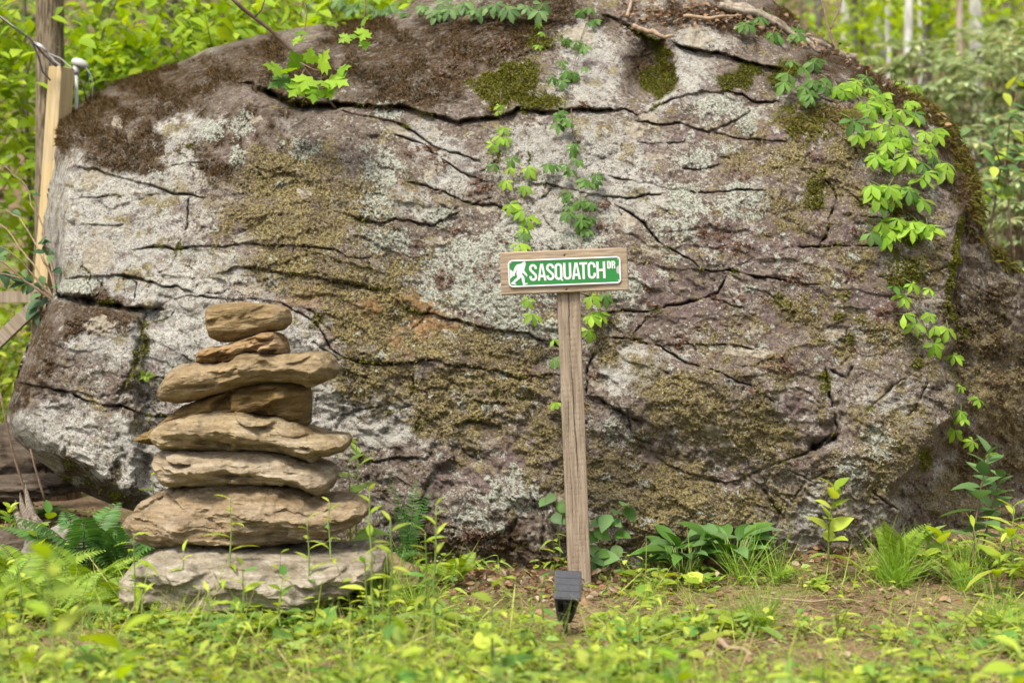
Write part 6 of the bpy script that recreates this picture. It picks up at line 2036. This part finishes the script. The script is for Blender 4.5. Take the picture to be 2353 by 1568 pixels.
herb('third narrow-leaved weed leaning out of the right edge', 2365, 1200, 4.9, 12, L_LAN, .13, 29, 10, 'weed_stalk', RG)
herb('bent young weed with curled tip left of the right stalks', 2250, 1215, 5.0, 7, L_LAN2, .09, 30, -10, 'weed_stalk', RG)
herb('small sprig growing behind the left side of the sixth slab', 345, 1090, 5.35, 6, L_OV, .07, 31, -20, 'sprig', 'sprigs beside the stack')
herb('leafy stem against the boulder just right of the stack', 825, 1020, 5.4, 8, L_OVM, .10, 32, 6, 'sprig', 'sprigs beside the stack', lo=.3)
herb('second leafy stem right of the stack with wider leaves', 795, 1065, 5.35, 6, L_OVM, .11, 33, -6, 'sprig', 'sprigs beside the stack', lo=.3)
# left bank
LG = 'plants on the left bank'
herb('small bright whorled plant at the left edge below the rock', 22, 1165, 5.75, 5, L_OV, .085, 34, 0, 'seedling', LG, opp=True, lo=.6)
herb('twiggy seedling left of the dark ferns', 118, 1175, 5.6, 7, L_OV, .09, 35, 0, 'seedling', LG, lo=.3, stem_m=m_twig)
herb('yellowish seedling on the left bank in front of a rock', 95, 1215, 5.4, 6, L_OV, .09, 36, 0, 'seedling', LG, lo=.4)

# scattered stalks nobody can tell apart
g_ = np.random.default_rng(90)
pp_ = scatter(190, g_, 2.3, 5.2)
for i, b in enumerate(pp_[:46]):
    u_, v_ = UC + b[0] / b[1] * F, VC + (CZ - b[2] - g_.uniform(.13, .27)) / b[1] * F
    if u_ > 1450 and b[1] > 3.9:
        continue
    herb('thin leafy weed stalk among the blurred weeds of the foreground', u_, v_, b[1], int(g_.integers(6, 10)), (L_LAN, L_OV, L_LAN)[i % 3], g_.uniform(.05, .08), 400 + i, g_.uniform(-12, 12), 'weed_stalk', 'weed stalks in the foreground carpet')


# broad-leaved clumps at the foot of the boulder right of the post
def clump(label, u, v, Y, n, size, seed, leaf, name='broadleaf_clump', group=None, tall=.05):
    g = np.random.default_rng(seed)
    b = gbase(u, v, Y)
    o = empty(name, b, label, 'plant', group)
    mb = MB()
    for i in range(n):
        a = i * 2.4 + g.uniform(-.3, .3)
        el = g.uniform(.35, 1.5)
        st = np.array((math.cos(a) * .03, math.sin(a) * .025, .02))
        h = g.uniform(.4, 1.0) * tall
        tip = np.array((math.cos(a) * (.03 + h * .35), math.sin(a) * (.02 + h * .3), h))
        mb.tube(np.array([st * .3, (st + tip) / 2, tip]), [.003, .0025, .002], 5)
        leaf_obj(o, lmesh(*leaf[i % len(leaf)]), tip, (math.cos(a), math.sin(a) * .8, el), (0, -.3, 1), size * g.uniform(.75, 1.15), g.uniform(.9, 1.15))
    mb.build('leaf_stalks', m_stem, o)
    return o


B1, B2, B3 = ('hosta_leaf', T_BRD, m_mid), ('hosta_leaf_arched', T_BRD2, m_mid), ('hosta_leaf_cool', T_BRD2, m_fringe)
clump('dark green broad-leaved clump left of its pair at the foot of the boulder', 1570, 1290, 5.38, 30, .105, 1, (B1, B2, B3), group='broad-leaved clumps', tall=.14)
clump('broad-leaved clump with taller arching leaves, right one of the pair', 1675, 1285, 5.40, 30, .115, 2, (B2, B1, B3), group='broad-leaved clumps', tall=.16)
V1, V2 = ('ivy_leaf', T_OV, m_mid), ('ivy_leaf_cool', T_OV, m_fringe)


def climber(label, pts, size, seed, leaf, stem):
    g = np.random.default_rng(seed)
    b = gbase(*stem[0])
    o = empty('climbing_seedling', b, label, 'plant', 'leafy seedlings at the sign post')
    mb = MB()
    sp = np.array([b] + [P(u, v, y) for u, v, y in stem[1:]]) - b
    mb.tube(sp, np.linspace(.003, .0015, len(sp)), 5)
    mb.build('stem', m_stem, o)
    for u, v, y in pts:
        d = (g.normal(0, .8), -.5, g.normal(-.25, .4))
        leaf_obj(o, lmesh(*leaf[int(g.integers(0, len(leaf)))]), P(u, v, y) - b, d, (g.normal(0, .2), -.7, .7), size * g.uniform(.7, 1.2), g.uniform(1.0, 1.4))


climber('dark climbing seedling right of the sign post base', [(1370, 1185, 5.4), (1385, 1195, 5.4), (1400, 1180, 5.38), (1420, 1175, 5.38), (1435, 1165, 5.38), (1445, 1158, 5.38), (1365, 1215, 5.4), (1375, 1230, 5.4), (1362, 1250, 5.4), (1385, 1260, 5.38), (1400, 1265, 5.36), (1415, 1250, 5.38), (1375, 1285, 5.36), (1360, 1290, 5.36), (1395, 1290, 5.34), (1410, 1225, 5.4), (1352, 1195, 5.42), (1405, 1195, 5.4)], .075, 3, (V1, V2, V2), [(1375, 1320, 5.38), (1380, 1270, 5.39), (1375, 1215, 5.4), (1400, 1185, 5.4), (1445, 1155, 5.38)])
climber('small climbing seedling left of the sign post base', [(1275, 1135, 5.5), (1262, 1145, 5.5), (1280, 1165, 5.48), (1288, 1185, 5.48), (1270, 1180, 5.48), (1285, 1150, 5.5)], .06, 4, (V1, V2), [(1290, 1310, 5.5), (1285, 1240, 5.5), (1280, 1180, 5.5), (1275, 1130, 5.5)])


# ferns
def frond_mesh(name, mat, n=20, arch=.5, wid=.22):
    mb = MB()
    tt = np.linspace(0, 1, 14)
    mb.tube(np.stack((tt, tt * 0, arch * tt * (1 - tt) * 1.2 - .1 * tt * tt), 1), np.linspace(.008, .002, 14), 4, 0, False)
    t = np.linspace(.12, .98, n)
    pos = np.stack((t, t * 0, arch * t * (1 - t) * 1.2 - .1 * t * t), 1)
    s = wid * np.sin(np.pi * np.clip(t * .85 + .12, 0, 1)) ** .8
    for sgn in (1, -1):
        place(mb, tpl(LANCE, .1, .15), pos, np.tile((.35, sgn, -.1), (n, 1)), np.tile((0, 0, 1.), (n, 1)), s, .75)
    return np_mesh(name, np.concatenate(mb.v), np.concatenate(mb.t), mat)


FR = {'d': frond_mesh('frond_dark', m_fern), 'l': frond_mesh('frond_light', m_fernl, 22, .4, .26), 'h': frond_mesh('frond_hanging', m_mossg, 16, -.1, .14), 'n': frond_mesh('frond_narrow', m_fern, 26, .25, .11)}


def fern(label, u, v, Y, n, size, key, seed, spread=1.0, group='ferns', el=(.3, 1.0), base=None):
    g = np.random.default_rng(seed)
    b = gbase(u, v, Y) if base is None else base
    o = empty('fern', b, label, 'fern', group)
    for i in range(n):
        a = i * 6.283 / n + g.uniform(-.4, .4)
        leaf_obj(o, FR[key], (0, 0, .01), (math.cos(a) * spread, math.sin(a) * .8 * spread, g.uniform(*el)), (0, -.2, 1), size * g.uniform(.75, 1.15), 1.0, 'frond')
    return o


fern('dark green fern with arching fronds between the boulder foot and the stack', 195, 1235, 5.42, 11, .36, 'd', 1, el=(.5, 1.2))
fern('second dark fern tucked against the left side of the stack', 270, 1240, 5.35, 10, .30, 'd', 2, el=(.4, 1.1))
fern('small fern in the shade under the boulder overhang', 78, 1100, 6.5, 6, .20, 'd', 3)
fern('bright yellow-green fern at the left edge of the bank', 65, 1300, 5.0, 8, .26, 'l', 4)
fern('bright lime fern in front of the dark ferns', 200, 1300, 4.95, 9, .24, 'l', 5)
fern('lime fern low in the left foreground', 130, 1370, 4.5, 7, .22, 'l', 6)
fern('lime fern at the left edge in the foreground', 10, 1350, 4.6, 7, .24, 'l', 7)
fern('small lime fern in front of the boulder between stack and post', 1045, 1325, 5.2, 8, .17, 'l', 8)
fern('tall narrow dark fern standing against the boulder between stack and post', 940, 1290, 5.45, 6, .32, 'n', 9, .26, el=(.9, 1.5))
fern('upright lime fern behind the grass tuft at the right', 2060, 1310, 5.15, 6, .22, 'l', 10, .5, el=(.7, 1.3))
fern('small dark fern right of the stack base', 850, 1290, 5.3, 7, .2, 'd', 11)
fern('low lime fern left of the base rock', 290, 1345, 4.7, 7, .18, 'l', 12)
g_ = np.random.default_rng(3)
for i, (u, v) in enumerate(((1815, 235), (1850, 240), (1885, 250), (1920, 255), (1945, 262), (1840, 262), (1875, 270))):
    q, n = rock_at(u, v)
    g2_ = np.random.default_rng(60 + i)
    o = empty('rock_fern', q, ('rock fern at the left end of the hanging tuft under the creeper', 'rock fern second from the left in the hanging tuft', 'yellowed rock fern in the middle of the hanging tuft', 'rock fern right of the middle of the hanging tuft', 'rock fern at the right end of the hanging tuft', 'lower left rock fern of the hanging tuft', 'lower middle rock fern of the hanging tuft')[i], 'fern', 'rock ferns hanging from the upper right ledge')
    for k in range(6):
        leaf_obj(o, FR['h'], (0, -.01, 0), (g2_.normal(0, .35), -.35, -.8 + g2_.normal(0, .3)), (g2_.normal(0, .4), -1, .3), g2_.uniform(.10, .20), 1.2, 'frond')
q, n = rock_at(335, 862)
o = empty('rock_fern', q, 'tiny fern tuft in a crack left of the stack', 'fern', 'rock ferns')
for k in range(7):
    leaf_obj(o, FR['l'], (0, -.01, 0), (math.cos(k) * .8, -.5, math.sin(k) * .4), (0, -.8, .6), .045, 1.2, 'frond')


# grass tufts
def tuft(label, u, v, Y, n, h, seed, group='grass tufts'):
    g = np.random.default_rng(seed)
    b = gbase(u, v, Y)
    mb = MB()
    for tp in T_BLD:
        k = n // 2
        q = g.normal(0, .018, (k, 3)) * (1, 1, 0)
        place(mb, tp, q, unit(rand_dir(k, .62, .98, g)), rand_dir(k, -.1, .1, g), h * g.uniform(.4, 1.1, k), .45)
    o = mb.build('grass_tuft', m_tuft)
    o.location = b
    tag(o, label, 'grass', group)


tuft('large bright grass tuft in front of the lower right block', 2062, 1318, 5.05, 130, .21, 1)
tuft('second grass tuft left of the large bright one', 2030, 1310, 5.15, 70, .22, 2)
tuft('grass tuft right of the solar light', 1745, 1425, 4.5, 150, .17, 3)
tuft('fine grass tuft below the broad-leaved clumps', 1700, 1320, 5.25, 45, .26, 4)
tuft('fine grass tuft right of the broad-leaved clumps', 1790, 1315, 5.2, 40, .22, 5)
tuft('grass tuft right of the stack in front of the boulder', 880, 1370, 4.75, 90, .24, 6)
tuft('pale grass tuft at the right edge', 2290, 1440, 4.4, 110, .16, 7)
tuft('grass tuft between stack and post', 960, 1390, 4.65, 80, .2, 8)
tuft('grass tuft below the right weed stalks', 2220, 1320, 5.0, 80, .22, 9)
tuft('thin grass tuft left of the base rock', 300, 1370, 4.7, 60, .2, 10)
tuft('short grass tuft right of the post foot', 1500, 1360, 4.95, 60, .12, 11)


# arching bare-stemmed shrub left of the boulder
def left_shrub():
    g = np.random.default_rng(14)
    Ys = 6.25
    b = P(138, 700, Ys)
    o = empty('wild_shrub', b, 'wiry shrub with dark green leaves growing from the ledge at the left of the boulder', 'shrub')
    stems = [[(138, 700), (110, 620), (85, 560), (45, 500), (15, 480)], [(135, 695), (85, 660), (40, 640), (-30, 625)], [(136, 698), (70, 620), (20, 575), (-40, 545)], [(138, 700), (100, 640), (60, 585), (20, 530), (-10, 505)], [(130, 690), (115, 600), (100, 530), (75, 470), (55, 420), (10, 380)], [(135, 698), (60, 650), (10, 600), (-40, 585)], [(130, 680), (118, 640), (105, 600), (100, 570)]]
    mb = MB()
    for i, s in enumerate(stems):
        pts = np.array([P(u, v, Ys - .05 * k * (i % 3 - 1)) for k, (u, v) in enumerate(s)]) - b
        tt = np.linspace(0, len(pts) - 1, len(pts) * 4)
        pts = np.stack([np.interp(tt, np.arange(len(pts)), pts[:, c]) for c in range(3)], 1) + .006 * np.stack([f2(tt * 2, tt * 0 + c, 2, 40 + i) for c in range(3)], 1)
        mb.tube(pts, np.linspace(.006, .0018, len(tt)), 5)
    mb.build('stems', m_twig_r, o)
    me = lmesh(*L_DK)
    me2 = lmesh('ovate_leaf_cool', T_OV, m_fringe)
    for i in range(40):
        s = stems[int(g.integers(0, len(stems)))]
        k = g.uniform(0, len(s) - 1.01)
        a, c = s[int(k)], s[int(k) + 1]
        f_ = k - int(k)
        u, v = a[0] + (c[0] - a[0]) * f_ + g.normal(0, 8), a[1] + (c[1] - a[1]) * f_ + g.normal(0, 8)
        leaf_obj(o, me if g.random() < .7 else me2, P(u, v, Ys + g.normal(0, .05)) - b, (g.normal(0, .7), -.4, g.normal(-.4, .4)), (g.normal(0, .3), -.6, .8), g.uniform(.045, .075), g.uniform(.9, 1.2))
    for u, v, s, d in ((95, 690, .075, (-.7, -.5, -.4)), (85, 705, .075, (-.5, -.5, -.6)), (95, 718, .07, (-.1, -.6, -.9)), (110, 715, .06, (.2, -.6, -.8))):
        leaf_obj(o, me, P(u, v, Ys - .05) - b, d, (0, -.6, .8), s, 1.1)


left_shrub()


# thin bare saplings at the right, in the light
def right_sapling(label, path, Y, seed, n):
    g = np.random.default_rng(seed)
    pts = np.array([P(u, v, Y) for u, v in path])
    b = pts[0]
    o = empty('thin_sapling', b, label, 'sapling', 'thin saplings right of the boulder')
    mb = MB()
    mb.tube(pts - b, np.linspace(.008, .003, len(pts)), 6)
    mb.build('stem', m_twig, o)
    me = lmesh('ovate_leaf_cool', T_OV, m_fringe)
    me2 = lmesh(*L_OV)
    for i in range(n):
        k = g.uniform(len(path) * .35, len(path) - 1.01)
        p = pts[int(k)] + (pts[int(k) + 1] - pts[int(k)]) * (k - int(k))
        leaf_obj(o, me2 if g.random() < .6 else me, p - b + g.normal(0, .05, 3), (g.normal(0, .8), -.3, g.normal(-.1, .3)), (0, -.5, .9), g.uniform(.07, .11))


right_sapling('thin leaning sapling in front of the pale rhododendrons, nearer the boulder', [(2238, 665), (2255, 600), (2280, 500), (2290, 430), (2300, 380), (2275, 320)], 7.4, 1, 26)
right_sapling('thin upright sapling with light leaves at the right picture edge', [(2330, 640), (2318, 500), (2312, 380), (2318, 280), (2335, 215)], 7.8, 2, 30)


# sticks on the ground
def stick(label, a, b_, r, seed, mat=m_twig_r):
    p0, p1 = gbase(*a), gbase(*b_)
    tt = np.linspace(0, 1, 14)
    pts = p0 + (p1 - p0) * tt[:, None]
    pts += .02 * np.stack([f2(tt * 4, tt * 0 + c, 2, seed + c) for c in range(3)], 1)
    pts[:, 2] = zg(pts[:, 0], pts[:, 1]) + r + .012
    mb = MB()
    mb.tube(pts - p0, r * np.linspace(1, .6, 14), 7)
    o = mb.build('fallen_stick', mat)
    o.location = p0
    tag(o, label, 'stick', 'sticks on the ground')


stick('pale stick lying among the weeds below the base rock', (430, 1425), (560, 1385), .007, 1)
stick('pale stick on the bare patch at the lower right', (1640, 1460), (1720, 1500), .010, 2)
stick('thin dead stalk lying on the bare earth at the right', (1760, 1370), (1990, 1385), .004, 3)
stick('grey twig at the bottom right of the bare patch', (1985, 1440), (2060, 1475), .006, 4, m_twig)
stick('short twig lying left in the foreground', (310, 1415), (420, 1440), .005, 5, m_twig)


m_stump = bark_mat('splintered_wood', (0.085, 0.065, 0.05), (0.25, 0.21, 0.17), 90, 8)


def root():
    g = np.random.default_rng(2)
    b = gbase(75, 1240, 5.6)
    pts = np.array([P(45, 1115, 5.9), P(50, 1150, 5.75), P(62, 1185, 5.65), P(78, 1215, 5.6), P(88, 1250, 5.55)]) - b
    mb = MB()
    for k in range(3):
        q = pts * (1, 1, .8 + .1 * k) + np.array((.016 * (k - 1), .008 * k, 0)) + g.normal(0, .004, pts.shape)
        mb.tube(q, [.003, .012, .020, .026, .03], 8)
    o = mb.build('dead_stump', m_stump)
    o.location = b
    tag(o, 'splintered grey dead stump on the left bank above a low rock', 'stump')
    for i, (lab, pth) in enumerate((('thin leaning bare sapling stem crossing the left foot of the boulder', [(75, 1190), (55, 1120), (30, 1040), (12, 960), (0, 900)]), ('thin dark bare stem beside the left foot of the boulder', [(108, 1160), (95, 1120), (80, 1070), (70, 1030)]))):
        q = np.array([P(u, v, 5.95) for u, v in pth])
        mb = MB()
        mb.tube(q - q[0], np.linspace(.007, .004, len(q)), 6)
        o = mb.build('bare_stem', m_twig)
        o.location = q[0]
        tag(o, lab, 'stem', 'bare stems at the left foot')


root()
